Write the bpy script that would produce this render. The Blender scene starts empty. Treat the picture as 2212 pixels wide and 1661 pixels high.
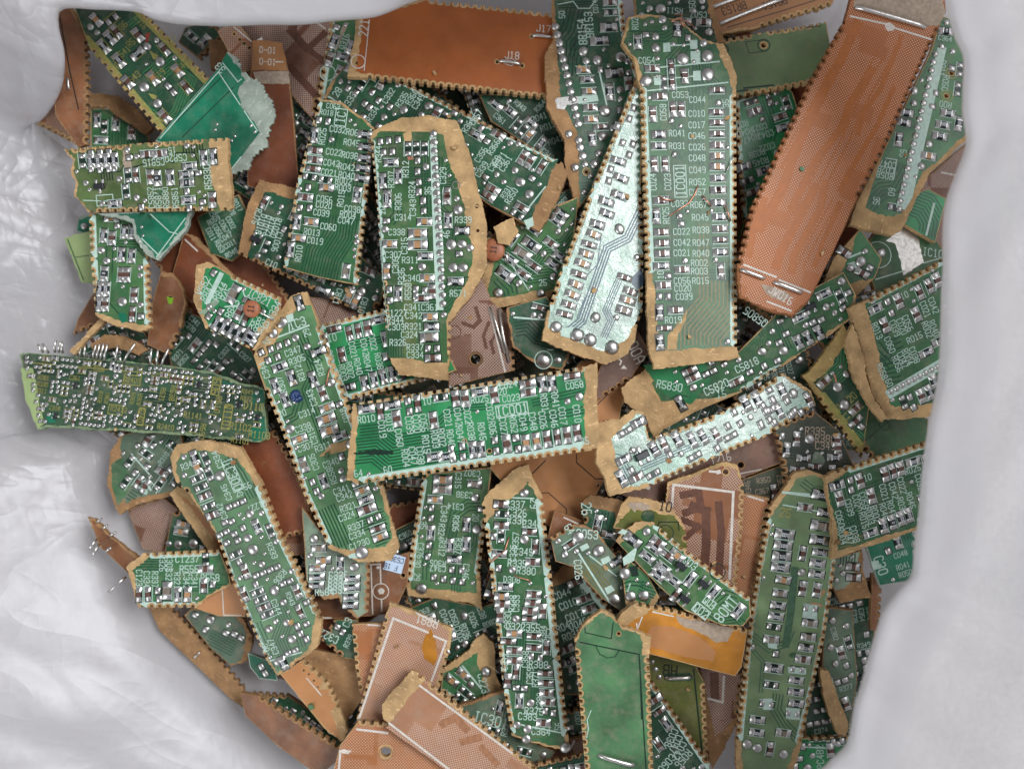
import bpy, math, random
import numpy as np
from mathutils import Matrix, Vector
from mathutils.geometry import tessellate_polygon

random.seed(7)
rng = np.random.default_rng(7)
MM = 0.001
scene = bpy.context.scene
COL = scene.collection

# ------------------------------------------------------------------ camera, world, lights
CAMH = 230.0                      # mm above the bag floor
REF = 218.0                       # distance at which the frame is 228 mm wide
cam_d = bpy.data.cameras.new("camera")
cam = bpy.data.objects.new("camera", cam_d)
COL.objects.link(cam)
cam.location = (0, 0, CAMH * MM)
cam.rotation_euler = (0, 0, 0)
cam_d.sensor_width = 36.0
cam_d.lens = 36.0 * REF / 228.0
cam_d.clip_start = 0.005
cam_d.clip_end = 50.0
cam_d.dof.use_dof = True
cam_d.dof.focus_distance = 0.208
cam_d.dof.aperture_fstop = 9.0
scene.camera = cam

world = bpy.data.worlds.new("World")
scene.world = world
world.use_nodes = True
wn = world.node_tree
wn.nodes.clear()
wo = wn.nodes.new("ShaderNodeOutputWorld")
wb = wn.nodes.new("ShaderNodeBackground")
wt = wn.nodes.new("ShaderNodeTexCoord")
ws = wn.nodes.new("ShaderNodeSeparateXYZ")
wr = wn.nodes.new("ShaderNodeValToRGB")
wn.links.new(wt.outputs["Generated"], ws.inputs[0])
wn.links.new(ws.outputs["Z"], wr.inputs[0])
wx = wn.nodes.new("ShaderNodeMapRange")
wx.inputs[1].default_value, wx.inputs[2].default_value = 0.25, 0.95     # generated x runs 0..1 across the sphere
wx.inputs[3].default_value, wx.inputs[4].default_value = 0.62, 1.45
wx.interpolation_type = 'SMOOTHSTEP'
wn.links.new(ws.outputs["X"], wx.inputs[0])
wm = wn.nodes.new("ShaderNodeVectorMath")
wm.operation = 'SCALE'
wn.links.new(wr.outputs[0], wm.inputs[0])
wn.links.new(wx.outputs[0], wm.inputs["Scale"])
wn.links.new(wm.outputs[0], wb.inputs[0])
wn.links.new(wb.outputs[0], wo.inputs[0])
wr.color_ramp.elements[0].position = 0.0
wr.color_ramp.elements[0].color = (0.10, 0.10, 0.11, 1)
wr.color_ramp.elements[1].position = 0.75
wr.color_ramp.elements[1].color = (0.67, 0.69, 0.73, 1)
for _p, _c in ((0.90, (0.34, 0.35, 0.38, 1)), (1.0, (0.15, 0.15, 0.16, 1))):   # the photographer overhead
    _e = wr.color_ramp.elements.new(_p)
    _e.color = _c
wb.inputs[1].default_value = 0.96

def area_light(name, loc, target, size, size_y, energy, color):
    d = bpy.data.lights.new(name, 'AREA')
    d.shape = 'RECTANGLE'
    d.size, d.size_y, d.energy, d.color = size, size_y, energy, color
    o = bpy.data.objects.new(name, d)
    COL.objects.link(o)
    o.location = loc
    v = Vector(target) - Vector(loc)
    o.rotation_euler = v.to_track_quat('-Z', 'Y').to_euler()
    return o
# a tall window on the right-hand upper side, a paler one behind the photographer
area_light("window_light", (0.62, 0.30, 0.95), (0, 0, 0), 0.55, 0.45, 12.0, (0.96, 0.98, 1.0))
area_light("room_light", (-0.75, -0.75, 0.9), (0, 0, 0), 0.6, 0.5, 6.5, (0.94, 0.97, 1.0))

scene.view_settings.view_transform = 'Standard'
scene.view_settings.look = 'None'
scene.view_settings.exposure = 0.0
scene.view_settings.gamma = 1.0
scene.view_settings.use_curve_mapping = False
scene.cycles.max_bounces = 8
scene.cycles.transparent_max_bounces = 12

# ------------------------------------------------------------------ pixels of the photo -> rays
VW, VH = 2212.0, 1661.0
def ray(X, Y):
    u = (np.asarray(X, float) - VW / 2) / VW * 228.0 / REF
    v = -(np.asarray(Y, float) - VH / 2) / VW * 228.0 / REF
    return u, v

# ------------------------------------------------------------------ materials
MATS = {}
def new_mat(name):
    m = bpy.data.materials.new(name)
    m.use_nodes = True
    nt = m.node_tree
    nt.nodes.clear()
    out = nt.nodes.new("ShaderNodeOutputMaterial")
    p = nt.nodes.new("ShaderNodeBsdfPrincipled")
    nt.links.new(p.outputs[0], out.inputs[0])
    return m, nt, p, out

def coords(nt, scale=1000.0):
    tc = nt.nodes.new("ShaderNodeTexCoord")
    mp = nt.nodes.new("ShaderNodeMapping")
    mp.inputs["Scale"].default_value = (scale,) * 3
    nt.links.new(tc.outputs["Object"], mp.inputs[0])
    oi = nt.nodes.new("ShaderNodeObjectInfo")
    ad = nt.nodes.new("ShaderNodeVectorMath")
    ad.operation = 'MULTIPLY_ADD'
    ad.inputs[1].default_value = (90.0, 70.0, 50.0)
    nt.links.new(oi.outputs["Random"], ad.inputs[0])
    nt.links.new(mp.outputs[0], ad.inputs[2])
    return mp.outputs[0], ad.outputs[0], oi

def noise(nt, vec, scale, detail=4.0, rough=0.6):
    n = nt.nodes.new("ShaderNodeTexNoise")
    n.inputs["Scale"].default_value = scale
    n.inputs["Detail"].default_value = detail
    n.inputs["Roughness"].default_value = rough
    nt.links.new(vec, n.inputs["Vector"])
    return n.outputs[0]

def ramp(nt, fac, p0, p1, c0=(0, 0, 0, 1), c1=(1, 1, 1, 1)):
    r = nt.nodes.new("ShaderNodeValToRGB")
    r.color_ramp.elements[0].position = p0
    r.color_ramp.elements[0].color = c0
    r.color_ramp.elements[1].position = p1
    r.color_ramp.elements[1].color = c1
    nt.links.new(fac, r.inputs[0])
    return r.outputs[0]

def mixc(nt, fac, a, b):
    m = nt.nodes.new("ShaderNodeMix")
    m.data_type = 'RGBA'
    if isinstance(fac, float): m.inputs[0].default_value = fac
    else: nt.links.new(fac, m.inputs[0])
    for k, v in ((6, a), (7, b)):
        if isinstance(v, tuple): m.inputs[k].default_value = (*v[:3], 1)
        else: nt.links.new(v, m.inputs[k])
    return m.outputs[2]

def math_n(nt, op, a, b=None):
    m = nt.nodes.new("ShaderNodeMath")
    m.operation = op
    for k, v in ((0, a), (1, b)):
        if v is None: continue
        if isinstance(v, (int, float)): m.inputs[k].default_value = v
        else: nt.links.new(v, m.inputs[k])
    return m.outputs[0]

def bump(nt, p, h, dist, strength=0.6):
    b = nt.nodes.new("ShaderNodeBump")
    b.inputs["Strength"].default_value = strength
    b.inputs["Distance"].default_value = dist * MM
    nt.links.new(h, b.inputs["Height"])
    nt.links.new(b.outputs[0], p.inputs["Normal"])

def lacquer(name, col, rough=0.36, dust=0.42, vary=0.35, spec=0.5, dustcol=(0.30, 0.24, 0.18)):
    """solder mask / lacquer: tint drifts, dust in patches, fine specks, slightly uneven surface"""
    m, nt, p, _ = new_mat(name)
    raw, v, oi = coords(nt)
    n1 = noise(nt, v, 0.12, 3.0)
    dark = tuple(c * (1 - vary) for c in col)
    lite = tuple(min(1, c * (1 + vary * 0.8)) for c in col)
    c = mixc(nt, ramp(nt, n1, 0.35, 0.68), dark, lite)
    hs = nt.nodes.new("ShaderNodeHueSaturation")
    hs.inputs["Hue"].default_value = 0.5
    nt.links.new(math_n(nt, 'ADD', math_n(nt, 'MULTIPLY', oi.outputs["Random"], 0.35), 0.85), hs.inputs["Value"])
    nt.links.new(c, hs.inputs["Color"])
    n2 = noise(nt, v, 0.35, 6.0, 0.7)
    dm = math_n(nt, 'MULTIPLY', ramp(nt, n2, 0.48, 0.78), dust)
    c2 = mixc(nt, dm, hs.outputs[0], dustcol)
    n3 = noise(nt, v, 4.5, 2.0)
    c3 = mixc(nt, math_n(nt, 'MULTIPLY', ramp(nt, n3, 0.66, 0.74), 0.22 + 0.5 * dust), c2, (0.42, 0.40, 0.36))
    nt.links.new(c3, p.inputs["Base Color"])
    nt.links.new(math_n(nt, 'ADD', math_n(nt, 'MULTIPLY', n2, 0.25), rough - 0.10), p.inputs["Roughness"])
    p.inputs["Specular IOR Level"].default_value = spec
    bump(nt, p, noise(nt, v, 0.8, 4.0), 0.12, 0.35)
    return m

def glare():
    """glossy mask: pale base holds some glare, patchy coat mirrors the window in uneven sheets"""
    m = lacquer('gla', (0.085, 0.210, 0.130), rough=0.30, dust=0.1, spec=0.9)  # base colour paled to carry part of the glare
    nt = m.node_tree
    p = next(n for n in nt.nodes if n.type == 'BSDF_PRINCIPLED')
    raw, v, oi = coords(nt)
    n = noise(nt, v, 0.28, 5.0, 0.65)
    nt.links.new(ramp(nt, noise(nt, v, 0.16, 4.0, 0.6), 0.40, 0.58, (0.45, 0.45, 0.45, 1), (1, 1, 1, 1)), p.inputs["Coat Weight"])
    p.inputs["Coat IOR"].default_value = 1.75
    nt.links.new(ramp(nt, n, 0.35, 0.65, (0.06, 0.06, 0.06, 1), (0.36, 0.36, 0.36, 1)), p.inputs["Coat Roughness"])
    b = nt.nodes.new("ShaderNodeBump")
    b.inputs["Strength"].default_value = 0.8
    b.inputs["Distance"].default_value = 0.5 * MM
    nt.links.new(noise(nt, v, 0.42, 5.0, 0.6), b.inputs["Height"])
    nt.links.new(b.outputs[0], p.inputs["Coat Normal"])
    return m

def paper_board(name, col):
    """bare phenolic board: fibrous, flecked"""
    m, nt, p, _ = new_mat(name)
    raw, v, oi = coords(nt)
    n1 = noise(nt, v, 0.25, 5.0)
    c = mixc(nt, ramp(nt, n1, 0.3, 0.72), tuple(x * 0.62 for x in col), tuple(min(1, x * 1.22) for x in col))
    st = nt.nodes.new("ShaderNodeMapping")
    st.inputs["Scale"].default_value = (0.7, 2.2, 1.0)
    st.inputs["Rotation"].default_value = (0, 0, 0.6)
    nt.links.new(v, st.inputs[0])
    fl = noise(nt, st.outputs[0], 0.9, 1.0)
    c = mixc(nt, math_n(nt, 'MULTIPLY', ramp(nt, fl, 0.64, 0.70), 0.6), c, tuple(min(1, x * 1.5 + 0.05) for x in col))
    sp = noise(nt, v, 2.2, 5.0, 0.7)
    c = mixc(nt, math_n(nt, 'MULTIPLY', ramp(nt, sp, 0.55, 0.75), 0.5), c, tuple(x * 0.45 for x in col))
    nt.links.new(c, p.inputs["Base Color"])
    p.inputs["Roughness"].default_value = 0.72
    p.inputs["Specular IOR Level"].default_value = 0.3
    bump(nt, p, sp, 0.25, 0.6)
    return m

def halftone(name, col, dot, rough=0.5, dens=0.36, dust=0.3, lo=0.05, hi=0.85, sc=0.22, edge=0.56):
    """brown lacquer with a printed lattice of pale dots laid in islands"""
    m, nt, p, _ = new_mat(name)
    raw, v, oi = coords(nt)
    rot = nt.nodes.new("ShaderNodeMapping")
    rot.inputs["Rotation"].default_value = (0, 0, math.radians(45))
    pitch = 0.46
    rot.inputs["Scale"].default_value = (1 / pitch,) * 3
    nt.links.new(raw, rot.inputs[0])
    sx = nt.nodes.new("ShaderNodeSeparateXYZ")
    nt.links.new(rot.outputs[0], sx.inputs[0])
    fx = math_n(nt, 'SUBTRACT', math_n(nt, 'FRACT', sx.outputs[0]), 0.5)
    fy = math_n(nt, 'SUBTRACT', math_n(nt, 'FRACT', sx.outputs[1]), 0.5)
    d = math_n(nt, 'SQRT', math_n(nt, 'ADD', math_n(nt, 'MULTIPLY', fx, fx), math_n(nt, 'MULTIPLY', fy, fy)))
    dots = math_n(nt, 'LESS_THAN', d, dens)
    vo = nt.nodes.new("ShaderNodeTexVoronoi")
    vo.distance = 'CHEBYCHEV'
    vo.feature = 'F1'
    vo.inputs["Scale"].default_value = sc
    vo.inputs["Randomness"].default_value = 0.8
    nt.links.new(v, vo.inputs["Vector"])
    isl = ramp(nt, vo.outputs["Distance"], edge, edge + 0.03, (1, 1, 1, 1), (0, 0, 0, 1))
    isl = math_n(nt, 'ADD', math_n(nt, 'MULTIPLY', isl, hi - lo), lo)
    n1 = noise(nt, v, 0.12, 4.0)
    base = mixc(nt, ramp(nt, n1, 0.32, 0.7), tuple(x * 0.88 for x in col), tuple(min(1, x * 1.1) for x in col))
    n2 = noise(nt, v, 0.3, 6.0, 0.7)
    base = mixc(nt, math_n(nt, 'MULTIPLY', ramp(nt, n2, 0.45, 0.8), dust), base, (0.36, 0.27, 0.21))
    c = mixc(nt, math_n(nt, 'MULTIPLY', math_n(nt, 'MULTIPLY', dots, isl), 0.85), base, dot)
    nt.links.new(c, p.inputs["Base Color"])
    p.inputs["Roughness"].default_value = rough
    p.inputs["Specular IOR Level"].default_value = 0.4
    bump(nt, p, n2, 0.15, 0.4)
    return m

def metal(name, col, rough, dirt=0.25):
    m, nt, p, _ = new_mat(name)
    raw, v, oi = coords(nt)
    n = noise(nt, v, 1.3, 4.0)
    c = mixc(nt, math_n(nt, 'MULTIPLY', ramp(nt, n, 0.5, 0.8), dirt), col, (0.16, 0.13, 0.10))
    nt.links.new(c, p.inputs["Base Color"])
    p.inputs["Metallic"].default_value = 1.0
    nt.links.new(math_n(nt, 'ADD', math_n(nt, 'MULTIPLY', n, 0.3), rough - 0.12), p.inputs["Roughness"])
    bump(nt, p, n, 0.10, 0.4)
    return m

def plain(name, col, rough=0.5, metallic=0.0, vary=0.25):
    m, nt, p, _ = new_mat(name)
    raw, v, oi = coords(nt)
    n = noise(nt, v, 1.1, 4.0)
    c = mixc(nt, ramp(nt, n, 0.3, 0.7), tuple(x * (1 - vary) for x in col), tuple(min(1, x * (1 + vary)) for x in col))
    nt.links.new(c, p.inputs["Base Color"])
    p.inputs["Roughness"].default_value = rough
    p.inputs["Metallic"].default_value = metallic
    return m

def M(k):
    if k not in MATS:
        MATS[k] = MAKE[k]()
        MATS[k].name = k
    return MATS[k]

MAKE = {
 # bare boards
 'tan':  lambda: paper_board('tan', (0.50, 0.320, 0.150)),
 'tan2': lambda: paper_board('tan2', (0.34, 0.19, 0.085)),
 'brd':  lambda: paper_board('brd', (0.26, 0.10, 0.035)),
 'fib':  lambda: paper_board('fib', (0.33, 0.38, 0.32)),
 'ylt':  lambda: paper_board('ylt', (0.42, 0.29, 0.11)),
 # green lacquers
 'grn':  lambda: lacquer('grn', (0.036, 0.128, 0.047)),
 'grn2': lambda: lacquer('grn2', (0.047, 0.128, 0.043)),
 'brt':  lambda: lacquer('brt', (0.019, 0.190, 0.063), dust=0.15),
 'tea':  lambda: lacquer('tea', (0.006, 0.130, 0.070), rough=0.34, dust=0.2),
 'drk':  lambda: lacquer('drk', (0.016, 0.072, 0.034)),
 'olv':  lambda: lacquer('olv', (0.085, 0.140, 0.038), rough=0.42),
 'ol2':  lambda: lacquer('ol2', (0.110, 0.125, 0.022), rough=0.36),
 'bck':  lambda: lacquer('bck', (0.055, 0.150, 0.060), rough=0.55, dust=0.5),
 'pgr':  lambda: lacquer('pgr', (0.29, 0.38, 0.16), rough=0.5, dust=0.2, vary=0.15),
 'gry':  lambda: lacquer('gry', (0.095, 0.150, 0.095), rough=0.5, dust=0.6),
 'sag':  lambda: lacquer('sag', (0.165, 0.255, 0.120), rough=0.42, dust=0.3),  # partly its own sage, partly gloss haze painted into the colour
 'lgr':  lambda: lacquer('lgr', (0.078, 0.190, 0.078), rough=0.38, dust=0.25),  # lighter green, with some reflected haze put into the base colour
 'dng':  lambda: lacquer('dng', (0.028, 0.070, 0.036), rough=0.4, dust=0.45),
 'ol3':  lambda: lacquer('ol3', (0.125, 0.190, 0.080), rough=0.5, dust=0.25, vary=0.15),
 'fgr':  lambda: paper_board('fgr', (0.20, 0.27, 0.15)),
 'gla':  lambda: glare(),
 'plg':  lambda: lacquer('plg', (0.20, 0.27, 0.19), rough=0.5, dust=0.8, dustcol=(0.45, 0.40, 0.33)),
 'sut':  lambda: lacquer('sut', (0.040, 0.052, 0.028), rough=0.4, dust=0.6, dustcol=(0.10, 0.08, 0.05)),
 # lines in the lacquer
 'ldk':  lambda: plain('ldk', (0.009, 0.062, 0.030), 0.35),
 'ldd':  lambda: plain('ldd', (0.006, 0.024, 0.014), 0.35),
 'lkh':  lambda: plain('lkh', (0.150, 0.135, 0.045), 0.4),
 'llt':  lambda: plain('llt', (0.045, 0.190, 0.070), 0.35),
 'llk':  lambda: plain('llk', (0.050, 0.115, 0.062), 0.4),
 'lbl':  lambda: plain('lbl', (0.05, 0.085, 0.12), 0.34),
 'lbk':  lambda: plain('lbk', (0.012, 0.011, 0.010), 0.5),
 # browns
 'org':  lambda: lacquer('org', (0.275, 0.070, 0.010), rough=0.42, dust=0.06, vary=0.14),
 'rbr':  lambda: lacquer('rbr', (0.165, 0.045, 0.016), rough=0.38, dust=0.12, vary=0.2),
 'brn':  lambda: lacquer('brn', (0.215, 0.085, 0.035), rough=0.4, dust=0.4),
 'cen':  lambda: lacquer('cen', (0.400, 0.175, 0.060), rough=0.45, dust=0.15, vary=0.12),
 'amb':  lambda: lacquer('amb', (0.460, 0.185, 0.022), rough=0.22, dust=0.12, vary=0.3),
 'mve':  lambda: lacquer('mve', (0.185, 0.095, 0.065), rough=0.5, dust=0.4),
 'rst':  lambda: halftone('rst', (0.330, 0.090, 0.010), (0.62, 0.42, 0.31), dens=0.25, dust=0.03, lo=0.42, hi=1.0, sc=0.10, edge=0.50),
 'htm':  lambda: halftone('htm', (0.150, 0.058, 0.032), (0.62, 0.48, 0.40), sc=0.17),
 'htb':  lambda: halftone('htb', (0.235, 0.088, 0.036), (0.62, 0.46, 0.37), sc=0.2, edge=0.48),
 'htp':  lambda: halftone('htp', (0.350, 0.165, 0.085), (0.62, 0.45, 0.37), dust=0.5, dens=0.3, sc=0.11),
 'hto':  lambda: halftone('hto', (0.350, 0.125, 0.040), (0.60, 0.40, 0.28), dens=0.28, sc=0.14),
 'bnd':  lambda: plain('bnd', (0.355, 0.098, 0.008), 0.5, vary=0.1),
 'bnm':  lambda: plain('bnm', (0.115, 0.045, 0.026), 0.5),
 'bnp':  lambda: plain('bnp', (0.32, 0.145, 0.07), 0.5),
 # prints
 'mnt':  lambda: plain('mnt', (0.44, 0.58, 0.50), 0.55, vary=0.15),
 'wht':  lambda: plain('wht', (0.60, 0.55, 0.49), 0.6, vary=0.15),
 'ylw':  lambda: plain('ylw', (0.27, 0.25, 0.065), 0.55, vary=0.25),
 'dst':  lambda: plain('dst', (0.36, 0.28, 0.21), 0.8),
 'red':  lambda: plain('red', (0.30, 0.035, 0.020), 0.5),
 # metals and small parts
 'sol':  lambda: metal('sol', (0.53, 0.52, 0.50), 0.33, 0.45),
 'cap':  lambda: metal('cap', (0.70, 0.69, 0.67), 0.38, 0.15),
 'met':  lambda: metal('met', (0.60, 0.58, 0.54), 0.46, 0.5),
 'wir':  lambda: metal('wir', (0.70, 0.68, 0.64), 0.28, 0.2),
 'cop':  lambda: metal('cop', (0.72, 0.33, 0.22), 0.4, 0.2),
 'chk':  lambda: plain('chk', (0.016, 0.017, 0.022), 0.42),
 'chb':  lambda: plain('chb', (0.105, 0.047, 0.034), 0.45),
 'cht':  lambda: plain('cht', (0.40, 0.22, 0.10), 0.45),
 'chg':  lambda: plain('chg', (0.20, 0.165, 0.13), 0.45),
 'dig':  lambda: plain('dig', (0.62, 0.64, 0.66), 0.5),
 'glu':  lambda: plain('glu', (0.20, 0.012, 0.012), 0.3),
 'disc': lambda: plain('disc', (0.34, 0.115, 0.050), 0.5),
 'blu':  lambda: plain('blu', (0.010, 0.035, 0.130), 0.3),
 'lab':  lambda: plain('lab', (0.50, 0.62, 0.78), 0.5, vary=0.06),
 'ink':  lambda: plain('ink', (0.05, 0.06, 0.09), 0.6),
 'lime': lambda: plain('lime', (0.20, 0.42, 0.02), 0.4),
}

# ------------------------------------------------------------------ stroke lettering
FONT = {
'0':"10 30 41 45 36 16 05 01 10", '1':"15 26 20|10 30", '2':"05 16 36 45 44 00 40",
'3':"05 16 36 45 44 33 42 41 30 10 01|13 33", '4':"30 36 02 42", '5':"46 06 03 33 42 41 30 10 01",
'6':"36 16 05 01 10 30 41 42 33 03", '7':"06 46 10", '8':"13 04 05 16 36 45 44 33 13 02 01 10 30 41 42 33",
'9':"43 13 04 05 16 36 45 41 30 10", 'A':"00 04 26 44 40|02 42", 'B':"00 06 36 45 44 33 03|33 42 41 30 00",
'C':"45 36 16 05 01 10 30 41", 'D':"00 06 26 44 42 20 00", 'E':"46 06 00 40|03 33", 'F':"46 06 00|03 33",
'G':"45 36 16 05 01 10 30 41 43 23", 'H':"00 06|40 46|03 43", 'I':"20 26|10 30|16 36", 'J':"46 41 30 10 01",
'K':"00 06|46 03 40", 'L':"06 00 40", 'M':"00 06 23 46 40", 'N':"00 06 40 46", 'O':"10 30 41 45 36 16 05 01 10",
'P':"00 06 36 45 44 33 03", 'Q':"10 30 41 45 36 16 05 01 10|22 40", 'R':"00 06 36 45 44 33 03|23 40",
'S':"45 36 16 05 04 13 33 42 41 30 10 01", 'T':"06 46|26 20", 'U':"06 01 10 30 41 46", 'V':"06 20 46",
'W':"06 10 23 30 46", 'X':"00 46|06 40", 'Y':"06 23 46|23 20", 'Z':"06 46 00 40", '-':"03 43", '.':"20 21",
'+':"03 43|21 25", ' ':"",
}

class MB:
    """collects faces with materials, becomes ONE mesh object"""
    def __init__(self):
        self.v, self.f, self.m, self.mats = [], [], [], []
        self.tick = 0
    def mi(self, key):
        if key not in self.mats: self.mats.append(key)
        return self.mats.index(key)
    def add(self, vs, fs, key):
        o = len(self.v)
        self.v.extend(vs)
        i = self.mi(key)
        for f in fs:
            self.f.append(tuple(o + k for k in f))
            self.m.append(i)
    def lift(self):
        """crossing strokes never share a plane"""
        self.tick = (self.tick + 1) % 37
        return 0.0004 * self.tick
    def quadline(self, a, b, w, z, key, ext=0.5):
        dx, dy = b[0] - a[0], b[1] - a[1]
        L = math.hypot(dx, dy)
        if L < 1e-6: return
        dx, dy = dx / L, dy / L
        e = w * ext
        ax, ay, bx, by = a[0] - dx * e, a[1] - dy * e, b[0] + dx * e, b[1] + dy * e
        nx, ny = -dy * w / 2, dx * w / 2
        self.add([(ax - nx, ay - ny, z), (bx - nx, by - ny, z), (bx + nx, by + ny, z), (ax + nx, ay + ny, z)], [(0, 1, 2, 3)], key)
    def polyline(self, pts, w, z, key):
        for i in range(len(pts) - 1): self.quadline(pts[i], pts[i + 1], w, z + self.lift(), key)
    def poly(self, pts, z, key, holes=()):
        loops = [[Vector((p[0], p[1], 0)) for p in pts]] + [[Vector((p[0], p[1], 0)) for p in h] for h in holes]
        flat = [p for l in loops for p in l]
        tris = []
        for t in tessellate_polygon(loops):
            a, b, c = (flat[i] for i in t)
            if (b.x - a.x) * (c.y - a.y) - (b.y - a.y) * (c.x - a.x) < 0: t = (t[0], t[2], t[1])
            tris.append(tuple(t))
        self.add([(p.x, p.y, z) for p in flat], tris, key)
    def box(self, cx, cy, cz, sx, sy, sz, key, bev=0.0):
        x, y, z = sx / 2, sy / 2, sz / 2
        b = bev
        v = [(-x, -y, -z), (x, -y, -z), (x, y, -z), (-x, y, -z), (-x, -y, z - b), (x, -y, z - b), (x, y, z - b), (-x, y, z - b),
             (-x + b, -y + b, z), (x - b, -y + b, z), (x - b, y - b, z), (-x + b, y - b, z)]
        f = [(0, 3, 2, 1)] + [(i, (i + 1) % 4, 4 + (i + 1) % 4, 4 + i) for i in range(4)] + \
            [(4 + i, 4 + (i + 1) % 4, 8 + (i + 1) % 4, 8 + i) for i in range(4)] + [(8, 9, 10, 11)]
        if b <= 0:
            v = v[:4] + v[8:]
            f = [(0, 3, 2, 1)] + [(i, (i + 1) % 4, 4 + (i + 1) % 4, 4 + i) for i in range(4)] + [(4, 5, 6, 7)]
        self.add([(cx + p[0], cy + p[1], cz + p[2]) for p in v], f, key)
    def dome(self, cx, cy, cz, rx, ry, h, key, n=12, k=4, jit=0.0):
        vs = []
        for j in range(k):
            a = j / k * math.pi / 2
            for i in range(n):
                t = 2 * math.pi * i / n
                q = 1 + (random.uniform(-jit, jit) if jit else 0)
                vs.append((cx + rx * math.cos(t) * math.cos(a) * q, cy + ry * math.sin(t) * math.cos(a) * q, cz + h * math.sin(a)))
        vs.append((cx, cy, cz + h))
        fs = [(j * n + i, j * n + (i + 1) % n, (j + 1) * n + (i + 1) % n, (j + 1) * n + i) for j in range(k - 1) for i in range(n)]
        fs += [((k - 1) * n + i, (k - 1) * n + (i + 1) % n, k * n) for i in range(n)]
        self.add(vs, fs, key)
    def tube(self, pts, r, key, n=7):
        P = [Vector(p) for p in pts]
        vs, fs = [], []
        for i, p in enumerate(P):
            d = (P[min(i + 1, len(P) - 1)] - P[max(i - 1, 0)]).normalized()
            s = d.cross(Vector((0.013, 0.021, 1)))
            if s.length < 1e-4: s = d.cross(Vector((1, 0, 0)))
            s.normalize()
            t = s.cross(d)
            for k in range(n):
                a = 2 * math.pi * k / n
                vs.append(tuple(p + s * r * math.cos(a) + t * r * math.sin(a)))
        for i in range(len(P) - 1):
            for k in range(n):
                fs.append((i * n + k, i * n + (k + 1) % n, (i + 1) * n + (k + 1) % n, (i + 1) * n + k))
        fs.append(tuple(range(n))[::-1]); fs.append(tuple((len(P) - 1) * n + k for k in range(n)))
        self.add(vs, fs, key)
    def text(self, s, x, y, rot, h, z, key, w=None):
        """centre of the word at x, y; rot in degrees counter-clockwise"""
        u = h / 6.0
        w = w or h * 0.125
        gw = 0.72
        adv = 4.35 * u
        tot = len(s) * adv - 1.47 * u
        c, sn = math.cos(math.radians(rot)), math.sin(math.radians(rot))
        for i, ch in enumerate(s):
            g = FONT.get(ch.upper(), "")
            if not g: continue
            for st in g.split('|'):
                pts = []
                for q in st.split():
                    px = i * adv + int(q[0]) * u * gw - tot / 2
                    py = int(q[1]) * u - h / 2
                    pts.append((x + px * c - py * sn, y + px * sn + py * c))
                self.polyline(pts, w, z, key)
    def mesh(self, name, smooth=False):
        me = bpy.data.meshes.new(name)
        me.from_pydata([(a * MM, b * MM, c * MM) for a, b, c in self.v], [], self.f)
        for k in self.mats: me.materials.append(M(k))
        me.polygons.foreach_set("material_index", self.m)
        if smooth: me.polygons.foreach_set("use_smooth", [True] * len(self.f))
        me.update()
        return me
    def obj(self, name, parent=None, smooth=False):
        o = bpy.data.objects.new(name, self.mesh(name, smooth))
        COL.objects.link(o)
        o.parent = parent
        return o

def tag(o, label, cat, group=None, kind=None):
    o['label'] = label
    o['category'] = cat
    if group: o['group'] = group
    if kind: o['kind'] = kind

# ------------------------------------------------------------------ small components (shared meshes)
def chip_mesh(name, body, L=3.6, W=1.68, bl=1.35, txt=None, hb=0.55):
    b = MB()
    pl = (L - bl) / 2
    b.add([(-L/2 - .3, -W*.66, 0.003), (L/2 + .3, -W*.66, 0.003), (L/2 + .3, W*.66, 0.003), (-L/2 - .3, W*.66, 0.003)], [(0, 1, 2, 3)], 'ldd')
    for s in (-1, 1):
        cx = s * (L / 2 - pl / 2)
        # solder fillet: a low pillow that climbs the end of the chip
        # the solder climbs the chip's end: a wedge, high inside, thin outside, with soft edges
        x0, x1, w, hh = s * (bl / 2 + 0.08), s * (L / 2 + 0.06), W * 0.56, 0.42
        prof = [(x0, hh), (x0 + (x1 - x0) * 0.35, hh * 0.86), (x0 + (x1 - x0) * 0.75, hh * 0.45), (x1, 0.03)]
        vs, fs = [], []
        for px, pz in prof:
            for yy, k in ((-w, 0.05), (-w * 0.8, 0.8), (0, 1.0), (w * 0.8, 0.8), (w, 0.05)): vs.append((px, yy * random.uniform(0.95, 1.05), pz * k))
        for i in range(3):
            for j in range(4):
                q = (i * 5 + j, (i + 1) * 5 + j, (i + 1) * 5 + j + 1, i * 5 + j + 1)
                fs.append(q if s > 0 else q[::-1])
        b.add(vs, fs, 'sol')
        b.box(s * (bl / 2 + 0.12), 0, hb / 2, 0.34, W * 0.86, hb, 'cap', 0.08)
    b.box(0, 0, hb / 2 + 0.012, bl, W * 0.84, hb, body, 0.05)
    if txt: b.text(txt, 0, 0, 0, 0.62, hb + 0.03, 'dig', 0.12)
    me = b.mesh(name)
    me.polygons.foreach_set("use_smooth", [m == b.mi('sol') for m in b.m])
    return me
CHIP = {}
for t in ("102", "222", "101", "0", "000", "564", "103", "223", "1R0", "472"):
    CHIP['R' + t] = chip_mesh("chip_resistor", 'chk', txt=t)
CHIP['C1'] = chip_mesh("chip_capacitor", 'chb', bl=1.05)
CHIP['C2'] = chip_mesh("chip_capacitor", 'chb', bl=1.2, W=1.3)
CHIP['K1'] = chip_mesh("chip_capacitor", 'cht', bl=1.1)
CHIP['G1'] = chip_mesh("chip_capacitor", 'chg', bl=1.3)
def single(name, fn, smooth=True):
    b = MB(); fn(b); return b.mesh(name, smooth)
JOINT = [single("solder_joint", lambda b, j=j: b.dome(0, 0, 0, 1, 1, 0.62, 'sol', 14, 5, j)) for j in (0.02, 0.05, 0.09)]
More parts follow.
